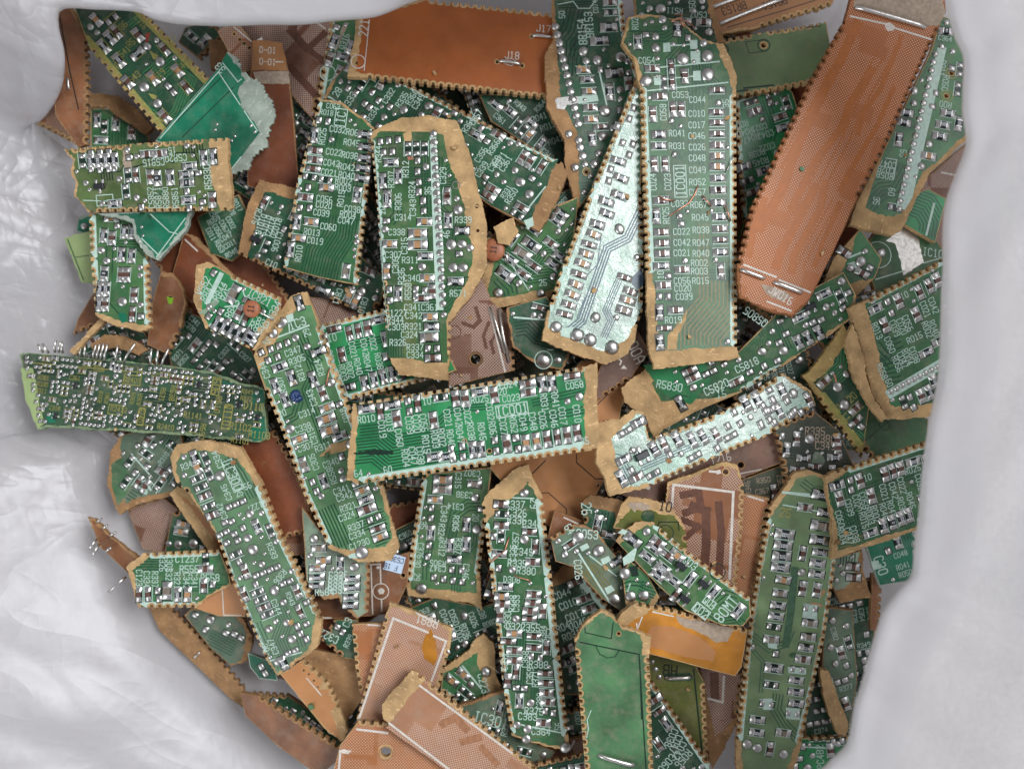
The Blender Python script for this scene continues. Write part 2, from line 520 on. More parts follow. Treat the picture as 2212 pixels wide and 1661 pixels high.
def pillow(b, cx, cy, w, l, hgt):
    vs, fs = [], []
    g = (-1, -0.72, 0, 0.72, 1)
    for y in g:
        for x in g:
            e = max(abs(x), abs(y))
            z = hgt * (1.0 if e == 0 else 0.86 if e < 1 else 0.06)
            vs.append((cx + x * w / 2 * random.uniform(0.96, 1.04), cy + y * l / 2 * random.uniform(0.96, 1.04), z))
    for r in range(4):
        for c in range(4): fs.append((r * 5 + c, r * 5 + c + 1, r * 5 + c + 6, r * 5 + c + 5))
    b.add(vs, fs, 'sol')
def padf(b):
    b.add([(-.88, -1.0, 0.003), (.88, -1.0, 0.003), (.88, 1.0, 0.003), (-.88, 1.0, 0.003)], [(0, 1, 2, 3)], 'ldd')
    pillow(b, 0, 0, 1.35, 1.6, 0.24)
PAD = single("solder_pad", padf, True)
def pairf(b):
    b.add([(-1.95, -.92, 0.003), (1.95, -.92, 0.003), (1.95, .92, 0.003), (-1.95, .92, 0.003)], [(0, 1, 2, 3)], 'ldd')
    for s in (-1, 1): pillow(b, s * 1.15, 0, 1.15, 1.45, 0.24)
PAIR = single("solder_pads", pairf, True)
def trf(b):
    b.box(0, 0, 0.6, 2.9, 1.5, 1.0, 'chk', 0.18)
    for x, y in ((-0.95, -1.1), (0.95, -1.1), (0, 1.1)):
        b.box(x, y, 0.2, 0.5, 0.9, 0.3, 'cap', 0.08); b.dome(x, y * 1.4, 0.02, 0.55, 0.5, 0.25, 'sol', 8, 3)
TRANS = single("transistor", trf, False)

# ------------------------------------------------------------------ geometry helpers
def area2(p): return sum(p[i][0] * p[(i + 1) % len(p)][1] - p[(i + 1) % len(p)][0] * p[i][1] for i in range(len(p)))
def inside(p, x, y):
    c = False
    j = len(p) - 1
    for i in range(len(p)):
        if (p[i][1] > y) != (p[j][1] > y) and x < (p[j][0] - p[i][0]) * (y - p[i][1]) / (p[j][1] - p[i][1]) + p[i][0]: c = not c
        j = i
    return c
def inside_np(p, X, Y):
    c = np.zeros(X.shape, bool)
    j = len(p) - 1
    for i in range(len(p)):
        yi, yj, xi, xj = p[i][1], p[j][1], p[i][0], p[j][0]
        if yi != yj: c ^= ((yi > Y) != (yj > Y)) & (X < (xj - xi) * (Y - yi) / (yj - yi) + xi)
        j = i
    return c
def offset_poly(pts, ds):
    """move every edge inwards (pts counter-clockwise) by its own distance"""
    n = len(pts)
    D, N = [], []
    for i in range(n):
        a, b = pts[i], pts[(i + 1) % n]
        dx, dy = b[0] - a[0], b[1] - a[1]
        L = math.hypot(dx, dy) or 1e-6
        D.append((dx / L, dy / L)); N.append((-dy / L, dx / L))
    out = []
    for i in range(n):
        k = i - 1
        cr = D[k][0] * D[i][1] - D[k][1] * D[i][0]
        p = pts[i]
        if abs(cr) < 0.25:
            d = (ds[k] + ds[i]) / 2
            nx, ny = N[k][0] + N[i][0], N[k][1] + N[i][1]
            l = math.hypot(nx, ny) or 1
            out.append((p[0] + nx / l * d, p[1] + ny / l * d))
        else:
            ax, ay = p[0] + N[k][0] * ds[k], p[1] + N[k][1] * ds[k]
            bx, by = p[0] + N[i][0] * ds[i], p[1] + N[i][1] * ds[i]
            t = ((bx - ax) * D[i][1] - (by - ay) * D[i][0]) / cr
            out.append((ax + D[k][0] * t, ay + D[k][1] * t))
    for i in range(n):
        a, b = out[i], out[(i + 1) % n]
        if (b[0] - a[0]) * D[i][0] + (b[1] - a[1]) * D[i][1] < 0:
            m = ((a[0] + b[0]) / 2, (a[1] + b[1]) / 2)
            out[i] = m
            out[(i + 1) % n] = (m[0] + D[i][0] * 0.02, m[1] + D[i][1] * 0.02)
    return out
def ragged(a, b, amp, step, R):
    L = math.hypot(b[0] - a[0], b[1] - a[1])
    n = max(1, int(L / step))
    dx, dy = (b[0] - a[0]) / max(L, 1e-6), (b[1] - a[1]) / max(L, 1e-6)
    ph = [R.uniform(0, 6.28) for _ in range(3)]
    out = [a]
    for i in range(1, n):
        t = i / n
        e = math.sin(math.pi * t) ** 0.5
        q = amp * e * (0.45 * math.sin(L * t * 0.55 + ph[0]) + 0.25 * math.sin(L * t * 1.3 + ph[1]) + R.uniform(-0.6, 0.6))
        out.append((a[0] + dx * L * t - dy * q, a[1] + dy * L * t + dx * q))
    return out
PITCH = 1.778
def hole_centres(a, b):
    L = math.hypot(b[0] - a[0], b[1] - a[1])
    n = max(1, int(round(L / PITCH)))
    return [((i + 0.5) / n * L) for i in range(n)]
def scallop(a, b, a0, b0, r, out_off, depth0, tip, R, margin=0.8):
    """edge a->b (inner line) cut by the drill holes centred on the outer edge a0->b0"""
    L0 = math.hypot(b0[0] - a0[0], b0[1] - a0[1])
    d = ((b0[0] - a0[0]) / L0, (b0[1] - a0[1]) / L0)
    nrm = (-d[1], d[0])
    sa = (a[0] - a0[0]) * d[0] + (a[1] - a0[1]) * d[1]
    sb = (b[0] - a0[0]) * d[0] + (b[1] - a0[1]) * d[1]
    pts = [a]
    cs = hole_centres(a0, b0)
    p = cs[1] - cs[0] if len(cs) > 1 else PITCH
    for s in cs:
        if s < sa + r * margin or s > sb - r * margin: continue
        rr = r * R.uniform(0.9, 1.08)
        lim = min(rr, p / 2 * 0.995)
        st = math.acos(max(-1, min(1, lim / rr)))
        if out_off > 0: st = max(st, math.asin(min(0.9, out_off / rr)))
        elif out_off < 0: st = -math.asin(min(0.9, -out_off / rr))
        nk = 6 if out_off >= 0 else 8
        for k in range(nk):
            an = math.pi - st - (math.pi - 2 * st) * k / (nk - 1)
            x = s + rr * math.cos(an)
            y = -out_off + rr * math.sin(an)
            if y < depth0: y = max(y, depth0 - tip * R.uniform(0.5, 1.2))
            pts.append((a0[0] + d[0] * x + nrm[0] * y, a0[1] + d[1] * x + nrm[1] * y))
    return pts

# ------------------------------------------------------------------ heap: each piece rests on those below it
GS = 8.0
gx = np.arange(-30, VW + 31, GS); gy = np.arange(-30, VH + 31, GS)
GX, GY = np.meshgrid(gx, gy)
GU, GV = ray(GX, GY)
TOP = np.full(GX.shape, CAMH)          # distance (along the view axis) of the heap's top at each cell
TH = 1.5
GAP = 0.65
def settle(poly, R, tilt=None, maxt=0.11, lift=0.0):
    m = inside_np(poly, GX, GY)
    if not m.any():
        cx = sum(p[0] for p in poly) / len(poly); cy = sum(p[1] for p in poly) / len(poly)
        k = np.argmin((GX - cx) ** 2 + (GY - cy) ** 2)
        m.flat[k] = True
    u, v, t = GU[m], GV[m], TOP[m] - TH - GAP
    uc, vc = u.mean(), v.mean()
    best = None
    if tilt is not None: cand = [tilt]
    else:
        s = np.linspace(-maxt, maxt, 9)
        cand = [(b, c) for b in s for c in s]
    for b, c in cand:
        k = np.min((1 + b * u + c * v) * t)
        tc = k / (1 + b * uc + c * vc)
        sc = -tc + 6.0 * math.hypot(b, c) + R.uniform(0, 0.25)
        if best is None or sc < best[0]: best = (sc, CAMH - k, b, c)
    _, a, b, c = best
    a += lift
    TOP[m] = np.minimum(TOP[m], (CAMH - a) / (1 + b * u + c * v))
    return a, b, c

class Frame:
    def __init__(self, plane, poly, ang):
        self.a, self.b, self.c = plane
        n = Vector((-self.b, -self.c, 1)).normalized()
        th = -math.radians(ang)
        x = Vector((math.cos(th), math.sin(th), self.b * math.cos(th) + self.c * math.sin(th))).normalized()
        y = n.cross(x)
        self.n, self.x, self.y = n, x, y
        P = [self.world(*p) for p in poly]
        self.o = sum(P, Vector()) / len(P)
        self.M = Matrix((x, y, n)).transposed().to_4x4()
        self.base = self.o - n * TH
    def world(self, X, Y):
        u, v = ray(X, Y)
        t = (CAMH - self.a) / (1 + self.b * u + self.c * v)
        return Vector((u * t, v * t, CAMH - t))
    def loc(self, X, Y):
        d = self.world(X, Y) - self.o
        return (d.dot(self.x), d.dot(self.y))

CROP = {}
for r, oy in zip("ABCD", (0, 397.5, 795.0, 1209.7)):
    for c, ox in zip("1234", (0, 535.7, 1071.4, 1607.2)): CROP[r + c] = (ox, oy, 0.27345)
CROP['V'] = (0, 0, 1.0)
for k, (ox, oy) in dict(Q1=(0, 0), Q2=(1106, 0), Q3=(0, 830.5), Q4=(1106, 830.5)).items(): CROP[k] = (ox, oy, 0.5)

#         substrate face  line   print  mint-edge
STYLE = {
 'grn': ('tan', 'grn', 'ldk', 'mnt', 1), 'gr2': ('tan', 'grn2', 'ldk', 'mnt', 1), 'brt': ('tan', 'brt', 'ldk', 'mnt', 1),
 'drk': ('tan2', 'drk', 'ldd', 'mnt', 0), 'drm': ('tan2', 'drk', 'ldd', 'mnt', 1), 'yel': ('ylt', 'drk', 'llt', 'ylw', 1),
 'tea': ('fib', 'tea', 'ldk', 'mnt', 0), 'olv': ('tan', 'olv', 'ldd', 'mnt', 0), 'ol2': ('tan', 'ol2', 'ldd', 'mnt', 0),
 'bck': ('tan', 'bck', 'ldd', 'mnt', 0), 'bco': ('tan', 'ol3', 'ldd', 'mnt', 0), 'pgr': ('pgr', 'pgr', 'ldk', 'mnt', 0),
 'gry': ('tan2', 'gry', 'ldk', 'mnt', 0), 'gla': ('tan', 'gla', 'lbl', 'mnt', 1), 'plg': ('tan2', 'plg', 'ldk', 'mnt', 0),
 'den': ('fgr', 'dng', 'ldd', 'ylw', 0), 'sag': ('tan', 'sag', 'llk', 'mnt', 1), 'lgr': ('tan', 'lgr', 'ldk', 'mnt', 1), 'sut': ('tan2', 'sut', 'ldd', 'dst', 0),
 'org': ('tan', 'org', 'bnd', 'wht', 0), 'rbr': ('tan2', 'rbr', 'lbk', 'wht', 0), 'brn': ('tan2', 'brn', 'lbk', 'wht', 0),
 'cen': ('tan', 'cen', 'lbk', 'wht', 0), 'amb': ('tan', 'amb', 'lbk', 'wht', 0), 'mve': ('tan2', 'mve', 'lbk', 'wht', 0),
 'rst': ('brd', 'rst', 'bnd', 'wht', 0), 'htm': ('tan2', 'htm', 'bnm', 'wht', 0), 'htb': ('tan', 'htb', 'bnm', 'wht', 0),
 'htp': ('tan', 'htp', 'bnp', 'wht', 0), 'hto': ('tan', 'hto', 'bnp', 'wht', 0), 'tan': ('tan', 'tan', 'lbk', 'wht', 0),
 'tn2': ('tan2', 'tan2', 'lbk', 'wht', 0),
}
GREEN = {'grn', 'gr2', 'brt', 'drk', 'drm', 'yel', 'tea', 'olv', 'ol2', 'bck', 'bco', 'pgr', 'gry', 'gla', 'plg', 'den', 'sut', 'sag', 'lgr'}
GROUP = "cut circuit board pieces heaped in the bag"

def parse_outline(s):
    pts, codes = [], []
    for tok in s.split():
        i = len(tok)
        for k, ch in enumerate(tok):
            if ch.isalpha():
                i = k
                break
        x, y = tok[:i].split(',')
        pts.append((float(x), float(y)))
        codes.append(tok[i:] or 's')
    return pts, codes

def build_board(no, style, ang, dens, label, outline, content, kw):
    R = random.Random(1000 + no)
    sub, face, linek, silk, mint = STYLE[style]
    poly, codes = parse_outline(outline)
    plane = settle(poly, R, kw.get('tilt'), kw.get('maxt', 0.11), kw.get('lift', 0.0))
    F = Frame(plane, poly, ang)
    root = bpy.data.objects.new("circuit_board", None)
    root.empty_display_size = 0.004
    COL.objects.link(root)
    root.matrix_world = Matrix.Translation(F.base * MM) @ F.M
    tag(root, label, "circuit board", GROUP)
    L = [F.loc(*p) for p in poly]
    if area2(L) < 0:
        L = L[::-1]
        codes = codes[::-1]
        codes = codes[1:] + codes[:1]
    n = len(L)
    ds, outl, holes = [], [], []
    for c in codes:
        base = 0.18
        if c[0] == 'r': base = float(c[1:]) if len(c) > 1 else 0.5
        elif c[0] == 't': base = float(c[1:]) if len(c) > 1 else 0.5
        elif len(c) > 1: base = float(c[1:])
        ds.append(base)
    for i in range(n):
        a, b = L[i], L[(i + 1) % n]
        if codes[i][0] == 't': outl += scallop(a, b, a, b, 0.47, -0.24, -9.0, 0.0, R)
        elif codes[i][0] == 'r': outl += ragged(a, b, kw.get('rag', 0.25), 0.42, R)
        else: outl += ragged(a, b, 0.05, 1.2, R)
    cmds = []
    for line in content.strip().splitlines():
        q = line.split()
        if not q: continue
        ox, oy, sc = CROP[q[0]]
        cmds.append((q[1], q[2:], ox, oy, sc))
    def P(x, y, ox, oy, sc): return F.loc(ox + float(x) * sc, oy + float(y) * sc)
    mmpx = math.hypot(*(np.array(F.loc(poly[0][0] + 10, poly[0][1])) - np.array(F.loc(*poly[0])))) / 10.0
    for op, q, ox, oy, sc in cmds:
        if op == 'H':
            c = P(q[0], q[1], ox, oy, sc)
            r = float(q[2]) * sc * mmpx
            if inside(L, *c): holes.append([(c[0] + r * math.cos(-k * 0.524), c[1] + r * math.sin(-k * 0.524)) for k in range(12)])
    # substrate: top, bottom, rim
    sb = MB()
    sb.poly(outl, TH, sub, holes)
    k0 = len(sb.v)
    for loop in [outl] + holes:
        m = len(loop)
        vs = [(p[0], p[1], TH) for p in loop] + [(p[0], p[1], 0.0) for p in loop]
        sb.add(vs, [(i, m + i, m + (i + 1) % m, (i + 1) % m) for i in range(m)], sub)
    bt = MB(); bt.poly(outl, 0.0, sub, holes)
    sb.add(bt.v, [f[::-1] for f in bt.f], sub)
    sb.obj("substrate", root)
    # face: lacquer or print with its own torn / scalloped rim
    inner = offset_poly(L, ds)
    fcodes = codes
    if kw.get('face'):
        fp, fcodes = parse_outline(kw['face'])
        inner = [F.loc(*p) for p in fp]
        if area2(inner) < 0:
            inner = inner[::-1]
            fcodes = fcodes[::-1]
            fcodes = fcodes[1:] + fcodes[:1]
    def outer_of(i):
        if not kw.get('face'): return L[i], L[(i + 1) % n]
        a, b = inner[i], inner[(i + 1) % len(inner)]
        mx, my = (a[0] + b[0]) / 2, (a[1] + b[1]) / 2
        best = None
        for k in range(n):
            if codes[k][0] != 't': continue
            p, q = L[k], L[(k + 1) % n]
            l2 = (q[0] - p[0]) ** 2 + (q[1] - p[1]) ** 2
            t = max(0, min(1, ((mx - p[0]) * (q[0] - p[0]) + (my - p[1]) * (q[1] - p[1])) / l2))
            d = math.hypot(mx - p[0] - t * (q[0] - p[0]), my - p[1] - t * (q[1] - p[1]))
            if best is None or d < best[0]: best = (d, p, q)
        return best[1], best[2]
    n_in = len(inner)
    for margin in (0.8, 1.25, 2.0, 3.5, 1e6):          # keep clear of tight corners until the outline is clean
        fo, strips = [], []
        for i in range(n_in):
            a, b = inner[i], inner[(i + 1) % n_in]
            if fcodes[i][0] == 't':
                s = scallop(a, b, *outer_of(i), 0.98, -0.12, -9.0, 0.0, R, margin)
                fo += s
                if mint and len(s) > 4: strips.append((s + [b], i))
            elif fcodes[i][0] == 'r': fo += ragged(a, b, 0.4 if margin < 3 else 0.1, 0.55, R)
            else: fo += ragged(a, b, 0.06, 1.0, R)
        vv = [Vector((p[0], p[1], 0)) for p in fo]
        ta = sum(abs((vv[t[1]] - vv[t[0]]).cross(vv[t[2]] - vv[t[0]]).z) for t in tessellate_polygon([vv]))
        if abs(ta - abs(area2(fo))) < 0.01 * ta + 0.5: break
    else:
        fo = list(inner)
        print("plain face:", label)
    fz = TH + 0.035
    fb = MB()
    same = face == sub
    bigholes = [[(cx + (x - cx) * 1.5, cy + (y - cy) * 1.5) for x, y in h] for h in holes for cx, cy in [(sum(p[0] for p in h) / 12, sum(p[1] for p in h) / 12)] if all(inside(fo, cx + (x - cx) * 1.7, cy + (y - cy) * 1.7) for x, y in h)]
    if not same:
        fb.poly(fo, fz, face, bigholes)
        m = len(fo)
        fb.add([(p[0], p[1], fz) for p in fo] + [(p[0], p[1], TH - 0.01) for p in fo], [(i, m + i, m + (i + 1) % m, (i + 1) % m) for i in range(m)], face)
    sk = MB()
    occ = []
    def free(x, y, w, h, pad=0.12):
        for (X, Y, W, H) in occ:
            if abs(x - X) < (w + W) / 2 + pad and abs(y - Y) < (h + H) / 2 + pad: return False
        return True
    def fits(x, y, w, h):
        for sx in (-0.5, 0, 0.5):
            for sy in (-0.5, 0, 0.5):
                if not inside(inner, x + sx * w, y + sy * h): return False
        return True
    lz, sz, cz = fz + 0.012, fz + 0.040, fz + 0.026
    csc = kw.get('cs', 0.87)
    def comp(me, x, y, rot, s=1.0, name=None):
        o = bpy.data.objects.new(name or me.name.split('.')[0], me)
        COL.objects.link(o)
        o.parent = root
        o.location = (x * MM, y * MM, cz * MM)
        o.rotation_euler = (0, 0, rot)
        o.scale = (s, s, s) if not isinstance(s, tuple) else s
        return o
    def place(op, x, y, o='h', big=1.0, chk=True, r=None):
        v = o == 'v'
        s = csc * big
        jr = R.uniform(-0.06, 0.06)
        if op == 'B':
            w = h = 2 * r
        elif op == 'U': w, h = 1.5 * s, 1.7 * s
        elif op == 'Q': w, h = 3.2 * s, 4.0 * s
        else: w, h = 3.7 * s, 1.75 * s
        if v: w, h = h, w
        if chk and (not free(x, y, w, h) or not fits(x, y, w * 0.92, h * 0.92)): return False
        if not chk and not inside(L, x, y): return False
        occ.append((x, y, w, h))
        rot = (math.pi / 2 if v else 0) + jr + (math.pi if R.random() < 0.5 else 0)
        if op == 'B': comp(R.choice(JOINT), x, y, R.uniform(0, 6), (r, r * R.uniform(0.88, 1.08), r * R.uniform(0.55, 0.9)))
        elif op == 'U': comp(PAD, x, y, rot, s)
        elif op == 'Q': comp(TRANS, x, y, rot, s * 0.9)
        elif op == 'E': comp(PAIR, x, y, rot, s)
        else:
            if op == 'R': me = CHIP['R' + R.choice(("102", "222", "101", "0", "000", "564", "103", "223", "472"))]
            elif op == 'K': me = CHIP['K1']
            elif op == 'G': me = CHIP['G1']
            else: me = CHIP[R.choice(("C1", "C1", "C2"))]
            comp(me, x, y, rot, (s * R.uniform(0.95, 1.05), s * R.uniform(0.95, 1.05), s))
        if op in 'RCKGE' and silk in ('mnt', 'ylw'):
            for sg in (-1, 1):
                d = 1.0 * s
                if R.random() < 0.85:
                    a, b = ((x - 1.9 * s, y + sg * d), (x + 1.9 * s, y + sg * d)) if not v else ((x + sg * d, y - 1.9 * s), (x + sg * d, y + 1.9 * s))
                    if inside(inner, *a) and inside(inner, *b): sk.quadline(a, b, 0.17, sz, silk)
        return True
    def scale_px(q, sc): return float(q) * sc * mmpx
    def clipline(pts, w, z, key, tgt):
        for i in range(len(pts) - 1):
            a, b = pts[i], pts[i + 1]
            k = max(1, int(math.hypot(b[0] - a[0], b[1] - a[1]) / 0.8))
            run = None
            for j in range(k):
                p = (a[0] + (b[0] - a[0]) * j / k, a[1] + (b[1] - a[1]) * j / k)
                q2 = (a[0] + (b[0] - a[0]) * (j + 1) / k, a[1] + (b[1] - a[1]) * (j + 1) / k)
                ok = inside(inner, *p) and inside(inner, *q2)
                if ok:
                    run = (run[0], q2) if run else (p, q2)
                if run and (not ok or j == k - 1):
                    tgt.quadline(run[0], run[1], w, z + tgt.lift() * 0.5, key)
                    run = None
    def bundle(path, nn, sp, w, key):
        for k in range(nn):
            o = (k - (nn - 1) / 2) * sp
            pts = []
            for i, p in enumerate(path):
                d1 = path[i] if i == 0 else path[i - 1]
                d2 = path[min(i + 1, len(path) - 1)]
                def unit(a, b):
                    l = math.hypot(b[0] - a[0], b[1] - a[1]) or 1
                    return ((b[0] - a[0]) / l, (b[1] - a[1]) / l)
                u1 = unit(path[i - 1], p) if i > 0 else unit(p, d2)
                u2 = unit(p, d2) if i < len(path) - 1 else u1
                nx, ny = -(u1[1] + u2[1]), u1[0] + u2[0]
                l = math.hypot(nx, ny) or 1
                nx, ny = nx / l, ny / l
                co = max(0.4, nx * -u1[1] + ny * u1[0])
                pts.append((p[0] + nx * o / co, p[1] + ny * o / co))
            clipline(pts, w, lz, key, fb if not same else sk)
    # written content first
    wires = []
    for op, q, ox, oy, sc in cmds:
        if op in 'RCKGEQ':
            chk = False
            big = 1.0
            o = q[-1]
            big = 1.25 if o.endswith('b') else 1.0
            o = o[0]
            if len(q) == 3: place(op, *P(q[0], q[1], ox, oy, sc), o, big, chk)
            else:
                k = int(q[4])
                for i in range(k):
                    t = i / max(1, k - 1)
                    place(op, *P(float(q[0]) + (float(q[2]) - float(q[0])) * t, float(q[1]) + (float(q[3]) - float(q[1])) * t, ox, oy, sc), o, big, chk)
        elif op == 'U': 
            for i in range(0, len(q), 2): place('U', *P(q[i], q[i + 1], ox, oy, sc), 'h', 1.0, False)
        elif op == 'B':
            if len(q) == 3: place('B', *P(q[0], q[1], ox, oy, sc), 'h', 1, False, scale_px(q[2], sc))
            else:
                k = int(q[4])
                for i in range(k):
                    t = i / max(1, k - 1)
                    place('B', *P(float(q[0]) + (float(q[2]) - float(q[0])) * t, float(q[1]) + (float(q[3]) - float(q[1])) * t, ox, oy, sc), 'h', 1, False, scale_px(q[5], sc))
        elif op == 'T':
            x, y = P(q[1], q[2], ox, oy, sc)
            rot = float(q[3]) if len(q) > 3 else 0.0
            h = float(q[4]) if len(q) > 4 else 1.3
            key = silk if len(q) < 6 else q[5]
            sk.text(q[0], x, y, rot, h, sz, key)
            wdt = len(q[0]) * h * 0.74
            occ.append((x, y, wdt, h * 1.1) if abs(rot) in (0, 180) else (x, y, h * 1.1, wdt))
        elif op in 'LM':
            nn = int(q[0]); sp = scale_px(q[1], sc); w = scale_px(q[2], sc)
            path = [P(q[i], q[i + 1], ox, oy, sc) for i in range(3, len(q), 2)]
            if nn > 4:
                for i in range(len(path) - 1):
                    for t in (0.15, 0.5, 0.85):
                        x, y = path[i][0] + (path[i + 1][0] - path[i][0]) * t, path[i][1] + (path[i + 1][1] - path[i][1]) * t
                        occ.append((x, y, nn * sp * 0.8, nn * sp * 0.8))
            bundle(path, nn, sp, w, linek if op == 'L' else 'lkh')
        elif op in 'PN':
            w = float(q[0])
            path = [P(q[i], q[i + 1], ox, oy, sc) for i in range(1, len(q), 2)]
            (clipline if op == 'P' else clipline)(path, w, sz, silk if op == 'P' else linek, sk)
        elif op == 'X':
            x, y = P(q[0], q[1], ox, oy, sc)
            w, h = scale_px(q[2], sc) / 2, scale_px(q[3], sc) / 2
            sk.polyline([(x - w, y - h), (x + w, y - h), (x + w, y + h), (x - w, y + h), (x - w, y - h)], 0.2, sz, silk)
        elif op == 'O':
            x, y = P(q[0], q[1], ox, oy, sc)
            r = scale_px(q[2], sc)
            sk.polyline([(x + r * math.cos(k * 0.314), y + r * math.sin(k * 0.314)) for k in range(21)], 0.2, sz, q[3] if len(q) > 3 else silk)
        elif op == 'S':
            pts = [P(q[i], q[i + 1], ox, oy, sc) for i in range(0, len(q), 2)]
            sk.poly(pts if area2(pts) > 0 else pts[::-1], sz - 0.008 + sk.lift() * 0.4, silk)
        elif op == 'D':
            pts = [P(q[i], q[i + 1], ox, oy, sc) for i in range(1, len(q), 2)]
            if area2(pts) < 0: pts = pts[::-1]
            rg = []
            for i in range(len(pts)): rg += ragged(pts[i], pts[(i + 1) % len(pts)], 0.2, 0.7, R)
            (sk if same else fb).poly(rg, lz + 0.0085 + (sk if same else fb).lift() * 0.3, q[0])
        elif op == 'W':
            wires.append((P(q[0], q[1], ox, oy, sc), P(q[2], q[3], ox, oy, sc), float(q[4]) if len(q) > 4 else 0.3))
        elif op == 'Y':     # bent-out flat leads along an edge
            for i in range(0, len(q) - 3, 4):
                a, b = P(q[i], q[i + 1], ox, oy, sc), P(q[i + 2], q[i + 3], ox, oy, sc)
                b = (a[0] + (b[0] - a[0]) * kw.get('leads', 1.0), a[1] + (b[1] - a[1]) * kw.get('leads', 1.0))
                g = MB()
                g.tube([(a[0], a[1], TH + 0.25), ((a[0] * 2 + b[0]) / 3, (a[1] * 2 + b[1]) / 3, TH + 1.0), (b[0], b[1], TH + 1.5)], 0.30, 'wir', 6)
                g.obj("lead_pin", root, True)
    for a, b, r in wires:
        g = MB()
        dx, dy = b[0] - a[0], b[1] - a[1]
        l = math.hypot(dx, dy) or 1
        pts = [(a[0], a[1], TH - 0.6), (a[0] + dx / l * 0.12, a[1] + dy / l * 0.12, TH + 0.25)]
        for t in (0.12, 0.3, 0.5, 0.7, 0.88): pts.append((a[0] + dx * t, a[1] + dy * t, TH + 0.42 + 0.12 * math.sin(math.pi * t)))
        pts += [(b[0] - dx / l * 0.12, b[1] - dy / l * 0.12, TH + 0.25), (b[0], b[1], TH - 0.6)]
        g.tube(pts, r, 'wir')
        g.obj("wire_jumper", root, True)
    # pale printed strip along the drilled edges
    for s, i in strips:
        a, b = inner[i], inner[(i + 1) % n_in]
        d = (b[0] - a[0], b[1] - a[1])
        l = math.hypot(*d) or 1
        nx, ny = -d[1] / l, d[0] / l
        q = kw.get('strip', 0.5)
        pts = s + [(b[0] + nx * q - d[0] / l * q * 0.8, b[1] + ny * q - d[1] / l * q * 0.8), (a[0] + nx * q + d[0] / l * q * 0.8, a[1] + ny * q + d[1] / l * q * 0.8)]
        if l > 4: sk.poly(pts, sz - 0.016 + sk.lift() * 0.4, silk)
    # the rest of the population
    if dens > 0:
        xs = [p[0] for p in inner]; ys = [p[1] for p in inner]
        x0, x1, y0, y1 = min(xs), max(xs), min(ys), max(ys)
        A = abs(area2(inner)) / 2
        # copper areas and line bundles under the lacquer
        for _ in range(int(A / 120 * max(0.4, kw.get('tr', 1.0))) + 1):
            x, y = R.uniform(x0, x1), R.uniform(y0, y1)
            if not inside(inner, x, y): continue
            l1, l2 = R.uniform(4, 14), R.uniform(3, 12)
            sg = R.choice((-1, 1))
            path = [(x, y), (x + l1, y), (x + l1 + 3, y + sg * 3), (x + l1 + 3 + l2, y + sg * 3)] if R.random() < 0.5 else [(x, y), (x, y + l1), (x + sg * 3, y + l1 + 3), (x + sg * 3, y + l1 + 3 + l2)]
            bundle(path, R.randint(3, 8), 0.62, 0.26, linek)
        pool = kw.get('pool', "CCCRRRRKEEU")
        want = dens * A / (6.4 * csc * csc)
        pre = kw.get('pre') or R.choice(("C0", "C3", "R3", "R0"))
        done = tries = 0
        while done < want and tries < want * 14 + 40:
            tries += 1
            x, y = R.uniform(x0, x1), R.uniform(y0, y1)
            if not inside(inner, x, y): continue
            k = R.random()
            if k < 0.30 * kw.get('txt', 1.0):
                s = R.choice("CR") + pre[1] + "%02d" % R.randint(1, 84)
                h = 1.25 * max(0.75, csc)
                w = len(s) * h * 0.74
                v = R.random() < 0.5
                for j in range(R.randint(1, 4)):
                    xx, yy = (x + j * h * 1.7, y) if v else (x, y - j * h * 1.6)
                    W, H = (h, w) if v else (w, h)
                    if not (free(xx, yy, W, H) and fits(xx, yy, W, H)): break
                    sk.text(s, xx, yy, 90 if v else 0, h, sz, silk)
                    occ.append((xx, yy, W, H))
                    s = s[0] + pre[1] + "%02d" % R.randint(1, 84)
                    done += 0.6
            elif k < 0.335:
                r = R.choice((0.55, 0.8, 1.0, 1.25)) * csc
                if place('B', x, y, 'h', 1, True, r): done += 0.7
            elif k < 0.37 and csc > 0.6 and kw.get('tr3', True):
                if place('Q', x, y, R.choice('hv'), 0.9): done += 2
            else:
                v = R.random() < 0.5
                op = R.choice(pool)
                for j in range(R.choice((1, 2, 3, 4, 6))):
                    step = 2.05 * csc
                    xx, yy = (x + j * step, y) if v else (x, y - j * step)
                    if not place(op, xx, yy, 'v' if v else 'h'): break
                    done += 1
                    if R.random() < 0.5: op = R.choice(pool)
    if kw.get('bands'):
        for _ in range(kw['bands']):
            xs = [p[0] for p in inner]; ys = [p[1] for p in inner]
            x, y = R.uniform(min(xs), max(xs)), R.uniform(min(ys), max(ys))
            path = [(x, y)]
            th = R.choice((0, 90, 0, 90, 45)) 
            for _k in range(R.randint(2, 4)):
                l = R.uniform(3, 10)
                path.append((path[-1][0] + l * math.cos(math.radians(th)), path[-1][1] + l * math.sin(math.radians(th))))
                th += R.choice((-45, 45, 90, -90))
            bundle(path, 1, 0, R.choice((0.6, 0.9, 1.4)), linek)
    fo_ = fb.obj("solder_mask" if style in GREEN else "printed_face", root) if fb.f else None
    if sk.f: sk.obj("silkscreen", fo_ or root)
    return root

BOARDS = []
def B(layer, style, ang, dens, label, outline, content="", **kw):
    BOARDS.append((layer, len(BOARDS), style, ang, dens, label, outline, content, kw))
